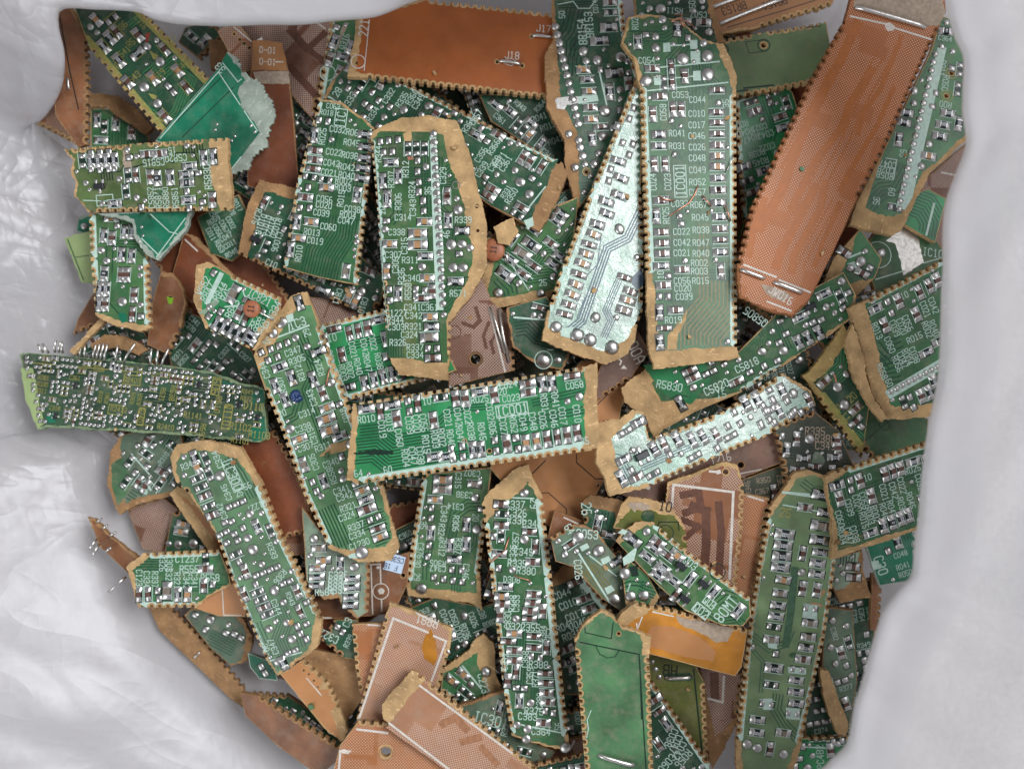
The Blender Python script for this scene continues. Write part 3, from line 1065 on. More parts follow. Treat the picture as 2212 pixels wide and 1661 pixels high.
# ================================================================== the circuit board pieces
# layer, style, text angle (deg, clockwise), density of auto-laid parts, label, outline in photo pixels
# (edge codes: s cut straight, t cut along drilled holes, rN torn with N mm of bare board), printed / soldered content
# ---- upper left corner
B(1, 'brn', 80, 0, "brown piece standing half veiled by the white plastic in the upper left corner",
  "108,70s 122,5s 152,12r 188,85t2 191,200t2 188,312s 168,318s 120,250s",
  "A1 W 430 230 470 340\nA1 W 545 620 550 710\nV N 0.25 130,40 150,150 175,260".replace("130,40 150,150 175,260", "130 40 150 150 175 260"), maxt=0.16, lift=8)
B(0, 'htb', 30, 0, "tan dotted piece below the veiled brown one beside the left plastic fold",
  "57,257s 112,165s 150,150s 172,318t 140,300t", "", maxt=0.1, lift=2)
B(3, 'yel', 50, 0.25, "dark green piece with yellow lettering C643 and round solder dots",
  "160,15s 300,15t1.2 452,170s 430,250s 350,292t1.2 195,107s",
  """A1 T C643 1050 620 90
A1 T C519 1245 600 90
A1 T R541 970 420 90
A1 T C605 915 530 90
A1 T R642 815 415 90
A1 T C430 1455 510 90
A1 T R86 960 215 90
A1 T R517 1060 320 90
A1 T R647 1340 340 90
A1 T R48 1265 950 90
A1 K 1405 560 h
A1 K 1210 620 h
A1 R 940 480 h
A1 C 1300 390 h
A1 C 1090 280 h
A1 R 820 370 h
A1 R 870 300 h
A1 C 920 255 h
A1 K 760 160 h
A1 C 1470 690 h
A1 C 1010 650 h
A1 C 1300 920 h
A1 B 1265 490 42
A1 B 1140 690 45
A1 B 1245 820 40
A1 B 715 215 28
A1 B 1165 370 36
A1 B 1380 460 22
A1 B 990 630 20
A1 L 5 22 9 1400 560 1500 640 1400 900 1330 960
A1 L 3 22 9 1080 780 1180 880 1290 930
A1 D ylw 1180 400 1250 440 1240 480 1210 470
A1 D ylw 1170 740 1240 760 1230 790 1200 780
A1 D red 1150 270 1190 260 1170 340 1145 350""", txt=0.4)
B(6, 'tea', -47, 0, "emerald piece numbered 33 with white outline and crumbled grey torn side",
  "335,305s 470,150s 492,112s 512,126r 524,158r 545,170r 571,188r 585,215r 594,240r 578,312r 545,345r 530,368r 500,378s",
  """A1 P 0.22 1265 1095 1725 572 2050 1060 1830 1335
A1 P 0.2 1760 500 1880 650 1990 560
A1 T 33 1740 540 90 1.5
A1 L 2 120 10 1400 1040 1800 650
A1 B 1715 985 14
A1 B 1700 1030 14
A1 B 1855 1080 14
A1 B 1830 1115 14
A1 B 1985 995 14
A1 B 2015 1045 14""", rag=0.9, face="338,303s 470,151s 490,115r 519,150r 530,174r 516,192r 521,232r 548,262s 561,287s 500,367s")
B(8, 'olv', -3, 0.59, "olive green piece with R5830 lettering, a red drop and a wide tan right end",
  "138,323t 300,310t 491,298r4.2 497,390r4.2 503,450r 495,455t 190,459r 176,440r 160,425r 164,395r 153,370r 158,345r",
  """A1 T R5830 1640 1400 90 1.5
A1 T C5820 1390 1250 180 1.4
A1 T C5815 1215 1285 180 1.4
B1 T R5851 1385 110 90
B1 T R5880 1310 110 90
B1 T R5841 1250 110 90
B1 T C5852 1195 110 90
A1 T 15 1360 1190 180
A1 R 720 1275 905 1265 4 v
A1 U 720 1215 790 1210 860 1205 720 1335 790 1340 860 1335 905 1330
A1 C 1165 1220 h
A1 C 1265 1215 h
A1 R 1610 1250 v
A1 R 1685 1240 v
A1 C 1190 1400 v
A1 R 1245 1410 v
A1 R 1345 1405 v
B1 Q 790 20 h
A1 D glu 1505 1290 1550 1310 1560 1370 1530 1365 1505 1320
A1 D ldd 1495 1440 1525 1435 1538 1465 1515 1490 1490 1470
A1 D dst 970 1190 1015 1185 1055 1370 985 1385
A1 N 0.22 1060 1320 1270 1260 1370 1290 1390 1210 1530 1205 1570 1290
A1 N 0.22 660 1240 700 1330 950 1360 980 1310
B1 X 830 130 130 80
B1 P 0.2 630 130 920 140""", txt=0.2, pool="CREEU", tr=0.3)
B(2, 'grn', 3, 0.59, "small green piece with fine upright lines under the olive piece and dark strip",
  "196,228t 250,228s 285,250s 322,300s 318,345s 196,345s",
  "A1 L 9 24 9 960 930 960 1140\nA1 R 765 950 v\nA1 R 915 980 v\nA1 C 1040 1050 v\nA1 R 800 1110 h")
B(2, 'tn2', 35, 0, "narrow brown offcut wedged under the yellow lettered piece",
  "192,200r 255,208r 300,240r 330,278r 312,290r 270,262r 230,232r 195,232r", "")
B(2, 'drk', -48, 0.80, "dark green toothed corner between the yellow lettered piece and the rust dotted one",
  "400,60s 450,48t 495,70t 432,128s 385,92s", "")
B(3, 'tn2', 50, 0, "grey brown flap with a purple stain by the number 33",
  "450,85s 500,90s 560,150s 520,172s 490,160s 455,150s", "A1 D lbk 1730 240 1800 260 1810 340 1760 350")
B(4, 'htb', 45, 0, "tan strip with a row of small drilled holes and a white line",
  "478,62s 512,50s 578,128r 560,150s 520,158s 470,70s",
  "A1 H 1850 270 13\nA1 H 1895 315 13\nA1 H 1930 345 13\nA1 H 1970 380 13\nA1 H 2010 420 13\nA1 P 0.3 1830 200 2050 385")
B(2, 'htm', 42, 0, "rust brown dotted piece with trace shaped bands below the top plastic",
  "490,52s 640,30s 740,28t 706,130t 676,260s 625,200s 600,120s",
  "A2 P 0.35 460 120 610 230\nA2 L 1 10 50 380 120 360 260 470 390 600 270\nA2 L 1 10 45 330 250 460 390\nA2 L 1 10 50 470 390 590 480\nA2 L 1 10 60 340 540 540 760")
B(4, 'rbr', 4, 0, "dark red brown piece marked 10-0 twice with a pale band",
  "548,112r 575,88r 602,96s 622,150s 634,255s 646,405s 580,415s 535,402s 534,300s 540,170s",
  """A2 T 10-0 155 400 180 1.3
A2 T 10-0 155 492 180 1.3
A2 P 0.25 205 395 260 395
A2 P 0.25 220 492 275 492
A2 D dst 40 570 325 565 330 665 70 665
A2 P 0.2 380 1000 400 1250
A2 D wht 70 320 110 295 120 320 85 360
A2 D cen 40 320 270 340 310 560 30 560""")
B(4, 'grn', -70, 0.80, "green strip lettered Q316 beside the big plain orange piece",
  "712,48s 772,40s 775,160s 745,205s 700,225r 686,215t1 700,130t1",
  """A2 T Q316 760 330 0 1.3
A2 R 680 330 h
A2 C 645 470 h
A2 O 630 580 60
A2 D dst 760 180 800 185 700 400 680 480 690 400""", txt=0.3)
B(7, 'grn', 8, 0.48, "long green piece with paired C022 R038 lettering and fine lines at its foot",
  "690,213r 740,222r 808,276t 790,450t 772,616s 690,600s 612,578t 640,400t",
  """A2 T C032 710 1025
A2 T R067 840 1050
A2 T R045 820 1130
A2 T C022 680 1205
A2 T R038 805 1230
A2 T C042 660 1290
A2 T R042 780 1322
A2 T C021 640 1365
A2 T R040 780 1388
A2 T R002 755 1430
A2 T R003 750 1485
A2 T C056 605 1575
A2 T C020 600 1622
A2 T R015 735 1570 90
A2 T IC 735 930 90 1.8
A2 X 735 930 90 130
A2 T R025 590 1080 90
B2 T C039 580 230
B2 T C060 635 340
B2 T R013 505 382
B2 T C019 530 450
B2 T R010 402 550 90
B2 T C038 825 200
B2 T R004 790 245
B2 T C047 775 292
A2 U 560 950 630 960
A2 R 525 1070 v
A2 C 530 1190 h
A2 C 530 1265 h
A2 C 515 1335 h
A2 K 620 1485 h
A2 C 455 1560 h
A2 R 925 1065 h
A2 R 930 1165 h
A2 R 920 1250 h
A2 R 910 1330 h
A2 R 900 1410 h
A2 R 865 1540 v
B2 U 410 190 485 190
B2 R 385 300 v
B2 K 500 300 h
B2 K 400 430 h
B2 R 335 520 v
B2 R 860 90 v
B2 G 775 690 v
B2 L 13 24 10 560 720 600 560 700 400 720 260
A2 L 4 30 12 640 1150 690 900
A2 L 5 26 11 800 1550 830 1250
B2 P 0.3 270 700 750 790
B2 H 845 -150 12""", txt=0.2, tr=0.2)
B(5, 'drk', 24, 0.75, "dark green diagonal piece lettered RJ75 D1018 with a bare tan left edge",
  "560,388r2.4 640,408s 740,520s 832,600s 822,655t 795,684t 513,548r2.4 536,440r2.4",
  """B2 T RJ75 70 260 -84
B2 T D1018 105 320 -84
B2 T D1019 142 330 -84
B2 T R1021 180 345 -84
B2 T R1020 222 350 -84
B2 T C1006 230 460 -84
B2 T C10 185 630
B2 T C811 710 890 -84
B2 T C810 910 960 -84
B2 Q 65 440 h
B2 K 800 880 v
B2 K 850 930 v
B2 B 820 820 34
B2 B 900 850 42
B2 B 660 870 26
B2 C 950 600 h
B2 C 960 690 h
B2 R 590 840 h""", txt=0.3)
B(6, 'org', 4, 0, "big plain orange piece lettered J18 below the top plastic",
  "770,35r1.2 880,2s 925,0t 1110,20t 1200,32s 1192,216t 1180,212t 790,168r1.2 750,165r1.5 765,90r1.5",
  """A2 T J18 2085 440 0 1.6
A3 T J17 375 230 0 1.6
A2 T 221 915 225 90 1.9
A2 P 0.18 960 160 915 590
A2 O 870 490 55
A2 H 862 500 14
A2 W 1985 488 2150 515 0.42
A3 W 290 288 455 308 0.42
A2 H 1970 490 16
A2 H 2165 520 16
A3 H 285 290 16
A2 P 0.15 2020 480 2080 462 2120 488
A2 P 0.15 2020 505 2080 522 2120 505""")
B(5, 'drm', 32, 0.95, "dark green slanting piece crowded with solder pads, R335 lettering and torn tan right end",
  "756,130r 790,128r 850,165t 1000,240t 1215,352r 1226,376r4 1200,440r3 1165,500s 1060,445s 900,330s 800,280t 700,212r 715,180s",
  """A2 T R335 1215 790 90
A2 T R360 1295 772 90
A2 T C349 1345 805 90
A2 T C333 800 800 90 1.5
A2 T 28 705 730 90 1.5
A2 T R334 985 905 90
A2 T R364 1740 990 90
A2 T C357 1800 930 90
A2 T R366 1940 1165 90
A2 T R371 1990 1265 90
A2 T C359 1945 1295 90
A2 T C361 2035 1295 90
A2 T C356 1840 1225 90
A2 T C339 1845 1340 90
A2 T R350 2080 1550 90
A2 T C332 1110 760 90
A2 B 1230 870 36
A2 B 2150 1440 42
A2 U 790 700 850 735 980 730 1030 795 920 820 1120 845 960 850
B3 D mnt 220 290 290 260 300 330 250 360
A3 P 0.3 260 1640 500 1340""", txt=0.3, pool="CCCREEEU")
B(9, 'gr2', 0, 0.47, "tall green piece with a full row of round solder joints and broad torn tan border",
  "806,283r 868,254r4 930,250r3.5 987,262r4.2 1012,322r4.5 1050,478r4.5 1052,575r4.5 1018,640r2 975,690t 970,780r0.3 968,822r4.5 862,810r4.5 845,782r1 834,725t 815,452t 801,303r",
  """A2 U 1045 1120 1110 1112 1185 1105 1070 1205 1140 1200
A2 R 1130 1285 h
A2 R 1065 1430 v
A2 R 1185 1395 v
A2 R 1100 1560 v
A2 U 1340 1270 1340 1355 1348 1440 1350 1520 1382 1590
A2 S 1435 1055 1485 1055 1545 1960 1545 2450 1490 2450 1465 1960
A2 B 1465 1060 1540 2400 21 30
A2 C 1570 1560 v
A2 H 1645 1465 14
A2 O 1645 1465 28 sol
A2 T R344 1030 1220 90
A2 T R307 1132 1420 90
A2 T R312 1245 1340 90
A2 T R324 1295 1500 90
A2 T C329 1540 1390 90
A2 T 35 1422 1510 90
A2 H 1810 1625 13
B2 H 1808 180 14
B2 H 1815 370 14
B2 R 1100 130 v
B2 U 1350 60 1385 130 1388 215
B2 K 1395 300 h
B2 K 1340 392 hb
B2 K 1340 482 hb
B2 K 1120 475 h
B2 R 1400 570 h
B2 B 1375 655 36
B2 B 1085 358 32
B2 K 1095 690 v
B2 K 1415 745 h
B2 U 1325 830 1395 842 1115 835 1122 920 1325 885
B2 R 1185 870 v
B2 C 1455 850 v
B2 C 1370 905 h
B2 K 1440 1050 h
B2 R 1450 1130 h
B2 G 1430 1212 hb
B2 U 1420 1300 1492 1300
B2 C 1460 1375 h
B2 C 1575 90 v
B2 R 1582 290 v
B2 R 1690 370 h
B2 B 1605 480 42
B2 B 1690 475 40
B2 B 1755 505 34
B2 B 1620 662 38
B2 B 1700 662 38
B2 B 1660 205 42
B2 R 1640 770 h
B2 T R306 1187 140 90
B2 T C343 1302 190 90
B2 T C314 1225 265
B2 T C338 1175 382
B2 T C315 1235 490 90
B2 T C307 1150 560
B2 T R311 1282 602
B2 T C305 1165 640 90
B2 T R336 1212 730 90
B2 T C340 1292 745
B2 T R558 1265 850 90
B2 T C341 1300 975
B2 T C361 1435 975
B2 T C1227 1172 1020
B2 T C342 1310 1040
B2 T R344 1165 1075
B2 T C303 1170 1130
B2 T R321 1308 1125
B2 T C324 1275 1190
B2 T R326 1185 1252
B2 T R337 1320 1290
B2 T C334 1320 1350
B2 T R339 1700 285
B2 T R571 1660 865
B2 T 20 1060 210 90
B2 T 46 1568 400 90
B2 L 7 20 8 1170 1370 1170 1140
B2 L 3 30 10 1130 300 1180 240 1180 150
B2 D olv 1230 1370 1330 1370 1330 930 1350 800 1230 750 1220 950
A2 D tan 1225 1060 1290 1030 1290 1170 1240 1180
A2 D cop 1235 1190 1285 1165 1310 1260 1265 1270""", txt=0.1, tr=0.3,
  face="803,303r 822,284s 935,286s 958,292s 963,325r 1000,437r 1021,540r 1011,605r 972,674r 964,692s 967,784s 954,783r 839,772s 833,720t 814,452t")
B(3, 'gr2', 36, 0.57, "green piece with large 000 and 564 resistors and thick tan torn foot",
  "1052,515r2 1110,480s 1250,425s 1235,560s 1188,642r1.5 1105,660r2.5 1062,668r2.5 1030,652r1.5 1046,590r2",
  """B2 R 2030 715 hb
B3 R 280 480 hb
B3 G 210 550 hb
B3 R 115 600 h
B3 R 75 710 hb
B3 C 215 710 h
B3 C 435 470 h
B3 R 450 635 h
B3 R 500 575 h
B3 C 300 650 h
B3 B 490 375 26
B3 B 20 860 44
B3 B 355 865 34
B3 L 4 34 12 20 740 110 830 130 930
B3 P 0.25 140 660 290 890
B3 P 0.25 30 520 290 750
B3 T 25 370 780 40""", txt=0.1)
B(2, 'drk', 40, 0.90, "shaded dark piece lettered R013 below the orange piece's toothed edge",
  "1035,205s 1200,205s 1225,300s 1222,372s 1140,315s 1060,262s",
  "A3 T R041 340 930 60\nA3 T R013 410 1000 60\nA3 T R042 470 1110 60\nA3 R 110 880 h\nA3 R 280 970 h")
B(6, 'drm', -4, 0.57, "dark green piece lettered BR154 BR153 with a left column of solder bumps",
  "1193,0s 1345,-8t1 1352,70t 1380,170t 1345,270t 1290,400s 1250,450r 1237,420r3 1222,372r3 1219,301r3.4 1181,232r3.2 1177,120r2 1195,88r",
  """A3 T BR154 680 255 90 1.7
A3 T BR153 735 200 90 1.7
A3 R 890 220 hb
A3 R 815 325 hb
A3 K 690 555 h
A3 R 720 630 h
A3 K 735 725 h
A3 C 745 852 h
A3 K 750 945 h
A3 R 935 580 hb
A3 R 897 730 vb
A3 R 760 1100 v
A3 E 905 100 h
A3 C 900 20 h
A3 B 470 215 650 980 13 33
A3 B 575 1060 32
A3 B 655 1110 34
A3 B 665 1165 34
A3 B 685 1235 36
A3 B 625 1325 34
A3 B 705 1300 28
A3 B 690 410 40
A3 B 800 480 42
A3 B 985 455 42
A3 B 860 880 52
A3 B 840 1080 40
A3 B 1040 490 26
A3 H 715 1360 14
A3 O 715 1360 30 tan
A3 D sol 465 790 540 770 650 765 650 820 560 830 540 870 480 860
A3 S 650 765 800 755 810 800 650 825
A3 P 0.35 440 460 500 770
A3 P 0.35 810 540 880 860
A3 P 0.35 705 470 710 520
A3 P 0.22 460 45 610 15 650 70 740 70 790 0
A3 L 6 32 10 640 80 600 250 540 330 540 480
A3 L 4 32 10 620 600 620 460 680 330
A3 T 50 520 120 90""", txt=0.15, tr=0.3)
B(8, 'gla', 18, 0.0, "narrow piece mirroring the light, pale mint with blue lines and a tan torn foot",
  "1379,160t 1278,410t 1210,590t 1183,674r0.6 1171,735r3 1250,768r2.6 1309,788r2.8 1357,764r2 1372,735s 1376,706t 1388,671t 1390,534t 1384,397s 1389,250s",
  """A3 U 1085 855 1050 940 1080 1140 1050 1225 905 1340 890 1430 960 1000 1000 1130
A3 R 965 1275 h
A3 R 985 1410 h
A3 R 965 1545 h
A3 R 870 1590 h
A3 T R075 1060 1050 180
A3 T R030 1020 1120 120
A3 T 57 940 1170 0
B3 R 975 90 h
B3 R 870 145 h
B3 R 875 238 h
B3 R 800 322 h
B3 K 770 400 h
B3 C 735 480 h
B3 K 712 555 h
B3 K 682 630 h
B3 C 655 715 h
B3 K 630 795 h
B3 K 602 875 h
B3 C 575 955 h
B3 C 542 1030 h
B3 C 1015 740 h
B3 C 1060 850 h
B3 K 1040 920 h
B3 G 1010 1000 h
B3 B 975 358 44
B3 B 785 1055 42
B3 B 640 1195 56
B3 B 745 1232 50
B3 B 915 1292 55
B3 B 475 1130 45
B3 B 950 1055 24
B3 B 1112 582 26
B3 L 4 20 12 560 1180 680 1080 880 510 1040 430 1150 200
B3 L 4 16 8 850 1210 910 1080 870 1000 930 850 970 760
B3 D lbl 1080 730 1150 660 1160 800 1110 840 1075 800
B3 S 520 1140 610 1130 590 1220 510 1200
B3 S 800 1220 870 1210 850 1300 790 1290
B3 L 1 10 8 830 420 800 640 720 720
B3 L 1 10 8 640 1060 700 900""", tilt=(-0.145, -0.03), txt=0.6, tr=0.0)
B(9, 'grn', -2, 0.47, "tall green piece with upright IC001 lettering beside the mint mirroring piece",
  "1342,94r 1357,38r 1400,32r 1470,42r 1520,88r 1563,95r1.6 1590,160r1.4 1590,205t0.5 1592,755r0.6 1600,772r3.6 1500,788r3.6 1412,797r3.6 1400,740r1.6 1396,590t1 1388,350t1 1383,190r0.8 1368,125r",
  """A3 T C053 1455 752
A3 T C044 1590 790
A3 T C058 1320 890 90
A3 T C010 1585 900
A3 T C017 1585 990
A3 T R041 1430 1055
A3 T C046 1585 1075
A3 T R031 1430 1155
A3 T C026 1588 1165
A3 T C048 1588 1250
A3 T C049 1590 1345
A3 T R052 1590 1440
A3 T C024 1240 1440 90
A3 T C023 1355 1440 90
A3 T IC001 1455 1430 90 1.85
A3 X 1455 1435 95 250
A3 T C057 1590 1520
A3 T C054 1190 480
A3 T R02 1098 190 90
A3 T R067 1600 1620
A3 T C032 1450 1610
A3 T 35 1815 820 90
A3 C 1235 545 h
A3 C 1295 765 h
A3 C 1745 715 h
A3 C 1742 890 h
A3 C 1745 972 h
A3 C 1748 1060 h
A3 C 1748 1150 h
A3 K 1748 1235 h
A3 K 1748 1320 h
A3 R 1752 1410 h
A3 C 1752 1500 h
A3 R 1755 1605 h
A3 R 1285 1065 h
A3 R 1285 1155 h
A3 C 1238 905 v
A3 C 1248 1300 v
A3 C 1335 1300 v
A3 R 1120 335 v
A3 C 1300 1585 h
A3 B 1262 385 40
A3 B 1475 470 50
A3 B 1670 448 50
A3 B 1672 592 55
A3 B 1185 642 52
A3 B 1640 345 34
A3 B 1315 160 34
A3 B 1400 350 20
A3 B 1275 465 20
A3 S 1320 345 1375 340 1378 410 1322 415
A3 S 1530 320 1590 318 1592 390 1535 392
A3 S 1535 410 1612 405 1612 500 1540 500
A3 S 1555 565 1615 562 1618 640 1558 640
A3 S 1245 605 1305 600 1305 675 1250 675
A3 P 0.3 1200 720 1830 655
A3 P 0.35 1300 535 1760 490
A3 P 0.3 1300 632 1560 605
A3 P 0.3 1380 365 1535 355
A3 L 4 26 10 1380 690 1380 480 1480 370 1480 260
A3 L 5 28 10 1580 1300 1580 520
A3 L 3 26 10 1420 1250 1420 760
A3 L 4 26 10 1060 290 1330 290 1420 230 1700 230
B3 T R025 1342 250 90
B3 T R045 1612 265
B3 T C022 1465 377
B3 T R038 1618 365
B3 T C042 1468 463
B3 T R047 1618 465
B3 T C021 1468 545
B3 T R040 1618 550
B3 T R002 1605 625
B3 T R003 1605 690
B3 T C056 1470 765
B3 T R015 1615 765
B3 T C020 1475 825
B3 T C039 1485 890
B3 T 10 1300 720 90
B3 T R019 1400 1075
B3 C 1755 50 h
B3 C 1755 150 h
B3 R 1765 262 h
B3 C 1770 355 h
B3 C 1772 442 h
B3 R 1772 540 h
B3 C 1305 130 h
B3 C 1305 382 h
B3 C 1310 470 h
B3 C 1312 552 h
B3 R 1265 255 v
B3 C 1470 677 h
B3 G 1775 690 v
B3 C 1322 800 h
B3 U 1290 890 1360 890
B3 R 1292 1015 v
B3 C 1418 997 h
B3 C 1330 1140 h
B3 R 1295 1250 v
B3 M 12 31 13 1600 1305 1600 1170 1780 960 1780 780
B3 M 3 31 11 1640 820 1640 320
B3 L 4 26 10 1430 930 1430 120
B3 D tan 1350 1310 1360 1190 1480 1060 1505 980 1500 1080 1440 1180 1430 1310""", txt=0.05, tr=0.1)
B(7, 'drk', 5, 0.70, "dark green piece lettered R511 at the top edge above the tall IC001 piece",
  "1367,-8s 1535,-8r1 1548,40r1.6 1566,92s 1540,96s 1470,60s 1420,40s 1372,44r",
  "A3 T R511 1410 90 180\nA3 T C507 1600 120 180\nA3 T C502 1550 40 100\nA3 B 1300 75 40\nA3 B 1560 90 22\nA3 B 1680 260 34\nA3 C 1640 180 h\nA3 L 4 24 9 1350 40 1460 60 1560 10", txt=0.2)
B(5, 'cen', -19, 0, "orange brown piece with black BR153 lettering and bright wires in the top edge",
  "1536,-8s 1805,-8s 1798,10t 1640,60r 1560,75s 1545,40s",
  """A3 T BR153 1880 70 180 1.7 lbk
A3 T BR151 2200 30 180 1.7 lbk
A3 W 1700 70 1985 -30 0.45
A3 W 1745 205 2260 0 0.5
A4 N 0.2 -130 220 300 90 700 -40
A4 H 160 220 13
A4 H 210 205 13
A4 H 275 185 13
A4 H 340 165 13
A4 H 405 140 13
A4 H 465 120 13
A4 H 530 95 13
A4 H 590 70 13""")
B(6, 'bco', -9, 0, "plain olive green piece with two slotted holes and an orange toothed lower edge",
  "1530,92t 1640,72t 1785,48s 1795,110s 1790,172t1.2 1592,212s 1580,160s",
  """A3 N 0.25 1690 310 2212 210
A3 N 0.4 1900 725 2212 690
A4 N 0.25 0 270 600 210
A4 N 0.4 0 700 480 650
A3 H 1790 395 22
A3 O 1790 395 44 ldd
A3 H 2115 360 22
A3 O 2115 360 48 ldd
A3 N 0.16 2000 425 1970 335 2080 322 2140 330
A3 N 0.16 2000 425 2140 405""")
B(9, 'rst', 107, 0, "large red orange dotted piece with wire links leaning on the right of the pile",
  "1840,-12s 2040,-12s 2043,27t 1908,328t 1853,430s 1800,545s 1745,655r 1711,686r 1650,668r 1597,642r 1592,574t 1623,448t 1752,170t 1826,41s",
  """A4 P 0.4 810 125 1125 195
A4 P 0.4 1190 225 1500 322
A4 D wht 1110 190 1150 180 1190 210 1180 245 1135 250 1115 225
A4 W 880 65 1425 222 0.55
A4 D dst 870 0 1570 0 1590 100 1530 210 1420 215 1100 130 860 60
A4 H 1300 95 13
A4 L 1 10 75 890 200 760 480 640 700 430 1130 300 1500 130 1800
A4 L 1 10 60 1010 560 830 830 780 1000 560 1280 380 1640
A4 L 1 10 40 1240 300 1080 700 940 900 900 1050
A4 L 1 10 40 1180 700 1050 1000 880 1280 760 1500
B4 L 1 10 70 560 30 480 180 300 520 260 640
B4 L 1 10 60 640 0 600 200 400 560 380 680
A4 L 3 60 12 1120 420 900 800 760 1120 560 1500
A4 L 2 50 12 700 560 520 900 330 1240
A4 L 1 10 30 860 260 620 800 560 860 300 1320
B4 L 3 50 12 700 120 540 400 420 640
B4 L 1 10 50 160 130 80 330 40 560
B4 L 1 10 40 760 160 620 460 560 640
B4 P 0.4 0 640 250 735
B4 P 0.4 280 760 550 868
B4 P 0.35 185 930 370 1002
B4 W -25 680 155 748 0.45
B4 W 235 778 450 862 0.45
B4 T JW016 290 880 75 1.6
B4 D dst 130 790 330 850 380 900 300 930 180 870""", tilt=(-0.03, -0.02))
B(4, 'brt', 162, 0.57, "bright emerald piece lettered C021 R040 shaded by the large red orange piece",
  "1588,215t 1690,180s 1712,200s 1730,260s 1650,410s 1606,482t 1594,330t",
  """A3 T C021 2080 1010 0
A3 T R040 1965 1050 0
A3 T C042 2130 1065 0
A3 T R047 2015 1095 0
A3 T C022 2140 1165 0
A3 T R038 2060 1215 0
A3 T R045 2090 1280 0
A3 T R00 1945 985 0
A3 C 2050 885 h
A3 R 1960 1320 h
A3 E 1985 1430 h
A3 C 2030 1520 h
A4 C 85 880 h
A4 C 285 925 h
A4 R 310 1010 h
A4 L 4 26 10 160 800 230 1000 200 1100""", txt=0.1)
B(3, 'grn', 100, 0.55, "long green piece with a pale strip of drilled solder holes at the right plastic edge",
  "2034,36s 2066,44s 2086,120s 2082,240s 2092,300r1 2010,372r1.5 1945,500r3.4 1925,508r4 1836,486r4 1850,440s 1908,328s 2012,109s",
  """A4 S 1530 380 1600 380 1330 1560 1270 1660 1200 1640
A4 B 1512 430 1230 1590 19 26
A4 R 1610 900 v
A4 R 1570 990 v
A4 R 1545 1078 v
A4 R 1280 895 v
A4 R 1260 970 v
A4 R 1222 1105 h
A4 T R011 1565 540 0
A4 T R050 1590 660 0
A4 T R00 1590 830 -90
A4 T C047 1135 1300 -90 1.3
A4 T C028 1120 1345 -90 1.3
A4 T R058 1110 1390 -90 1.3
A4 T 60 1165 1520 0
A4 T 35 1045 1590 0
A4 T 55 1255 1215 0
A4 P 0.2 1060 1240 1205 1265 1180 1420
A4 L 9 30 11 930 1580 1060 1450 1150 1440 1230 1300
A4 H 1640 580 18
A4 O 1640 580 45 ylw
A4 H 1600 760 18
A4 O 1600 760 45 ylw
A4 B 1345 720 34
A4 B 1340 820 30""", txt=0.2, tr=0.2)
B(1, 'bck', 8, 0, "olive piece lettered IC10 carrying a bright bare tinned patch near the right plastic",
  "1878,520s 1920,455s 1990,470s 2037,540s 2035,580s 1900,665s 1882,600s",
  """B4 D met 1200 290 1250 280 1300 310 1350 350 1365 400 1420 620 1260 725 1195 475 1120 450 1170 400
B4 T IC10 1490 545 0 1.7
B4 P 0.25 1040 755 1260 688
B4 P 0.25 1420 625 1540 590
B4 O 1060 560 100
B4 B 1080 545 40""")
B(2, 'brt', 20, 0.00, "green piece with parallel dark lines tucked under the drilled strip's tan foot",
  "1950,430s 2005,408s 2045,430s 2020,525s 1985,505s 1945,480s",
  "B4 L 9 26 11 1270 120 1430 180 1500 300 1480 420\nB4 P 0.5 1500 160 1440 400")
B(0, 'htm', 0, 0, "dull brown dotted sliver between the green lines and the right plastic edge",
  "1985,400s 2100,300s 2100,470s 2050,560s 2005,520s", "A4 P 0.4 1560 1365 1680 1388")
B(8, 'grn', -26, 0.48, "green toothed piece lettered R013 C056 with a rolled tan left border, by the plastic",
  "1834,667r 1873,648t 2040,560s 2065,640s 2065,860s 2010,900r2.6 1958,905r3.2 1917,907r2.2 1882,845r3.4 1857,740r3.6",
  """B4 T 10 1265 880
B4 T R013 1050 1160 -90
B4 T C056 1292 1100 -90
B4 T C020 1245 1125 -90
B4 T C039 1190 1140 -90
B4 T C021 1430 990 -90
B4 T R040 1500 1140 -90
B4 T R002 1445 1150 -90
B4 T C042 1495 960 -90
B4 T C060 1150 1270 -90
B4 T R015 1345 1215 0
B4 T C038 1345 1350 -90
B4 T R004 1290 1365 -90
B4 T C047 1250 1390 -90
B4 T R056 1210 1420 -90
B4 T R058 1090 1480 -90
B4 T 60 1145 1570 -90
B4 C 1385 855 v
B4 C 1465 805 v
B4 C 1525 760 v
B4 C 1220 925 v
B4 R 1040 985 h
B4 U 1135 930 1165 1020
B4 C 1110 1115 v
B4 C 1360 1030 v
B4 R 1440 1332 h
B4 R 1540 1240 h
B4 L 6 40 14 1050 1260 1130 1360 1200 1330 1260 1300
B4 L 7 36 13 1060 1400 1130 1500 1230 1480
B4 S 1110 1640 1580 1360 1600 1440 1150 1700
B4 B 1160 1640 1570 1420 10 24
C4 E 1260 270 v
C4 C 1400 220 v
C4 R 1465 190 v
C4 U 1310 230 1340 310""", txt=0.1, tr=0.1)
B(6, 'yel', 45, 0.25, "dark green piece lettered C611 with yellow toothed edge and curled tan rim",
  "1733,812r2.6 1760,790r3 1800,735r2.4 1822,700r2 1852,760s 1880,860s 1862,990t1.6 1800,905t1.6 1765,855r1",
  "C4 T C611 770 360 0 1.6\nC4 T 20 850 230 90 1.5\nC4 B 740 150 40\nC4 B 790 290 46\nC4 C 880 320 v\nC4 D cop 700 50 715 45 740 130 725 130", txt=0.1)
B(7, 'tan', 70, 0, "curled bare tan strip between the C611 piece and the R013 piece",
  "1826,735s 1842,700r 1856,740r 1882,848r 1918,905r 1905,912r 1868,862r 1838,800r", "")
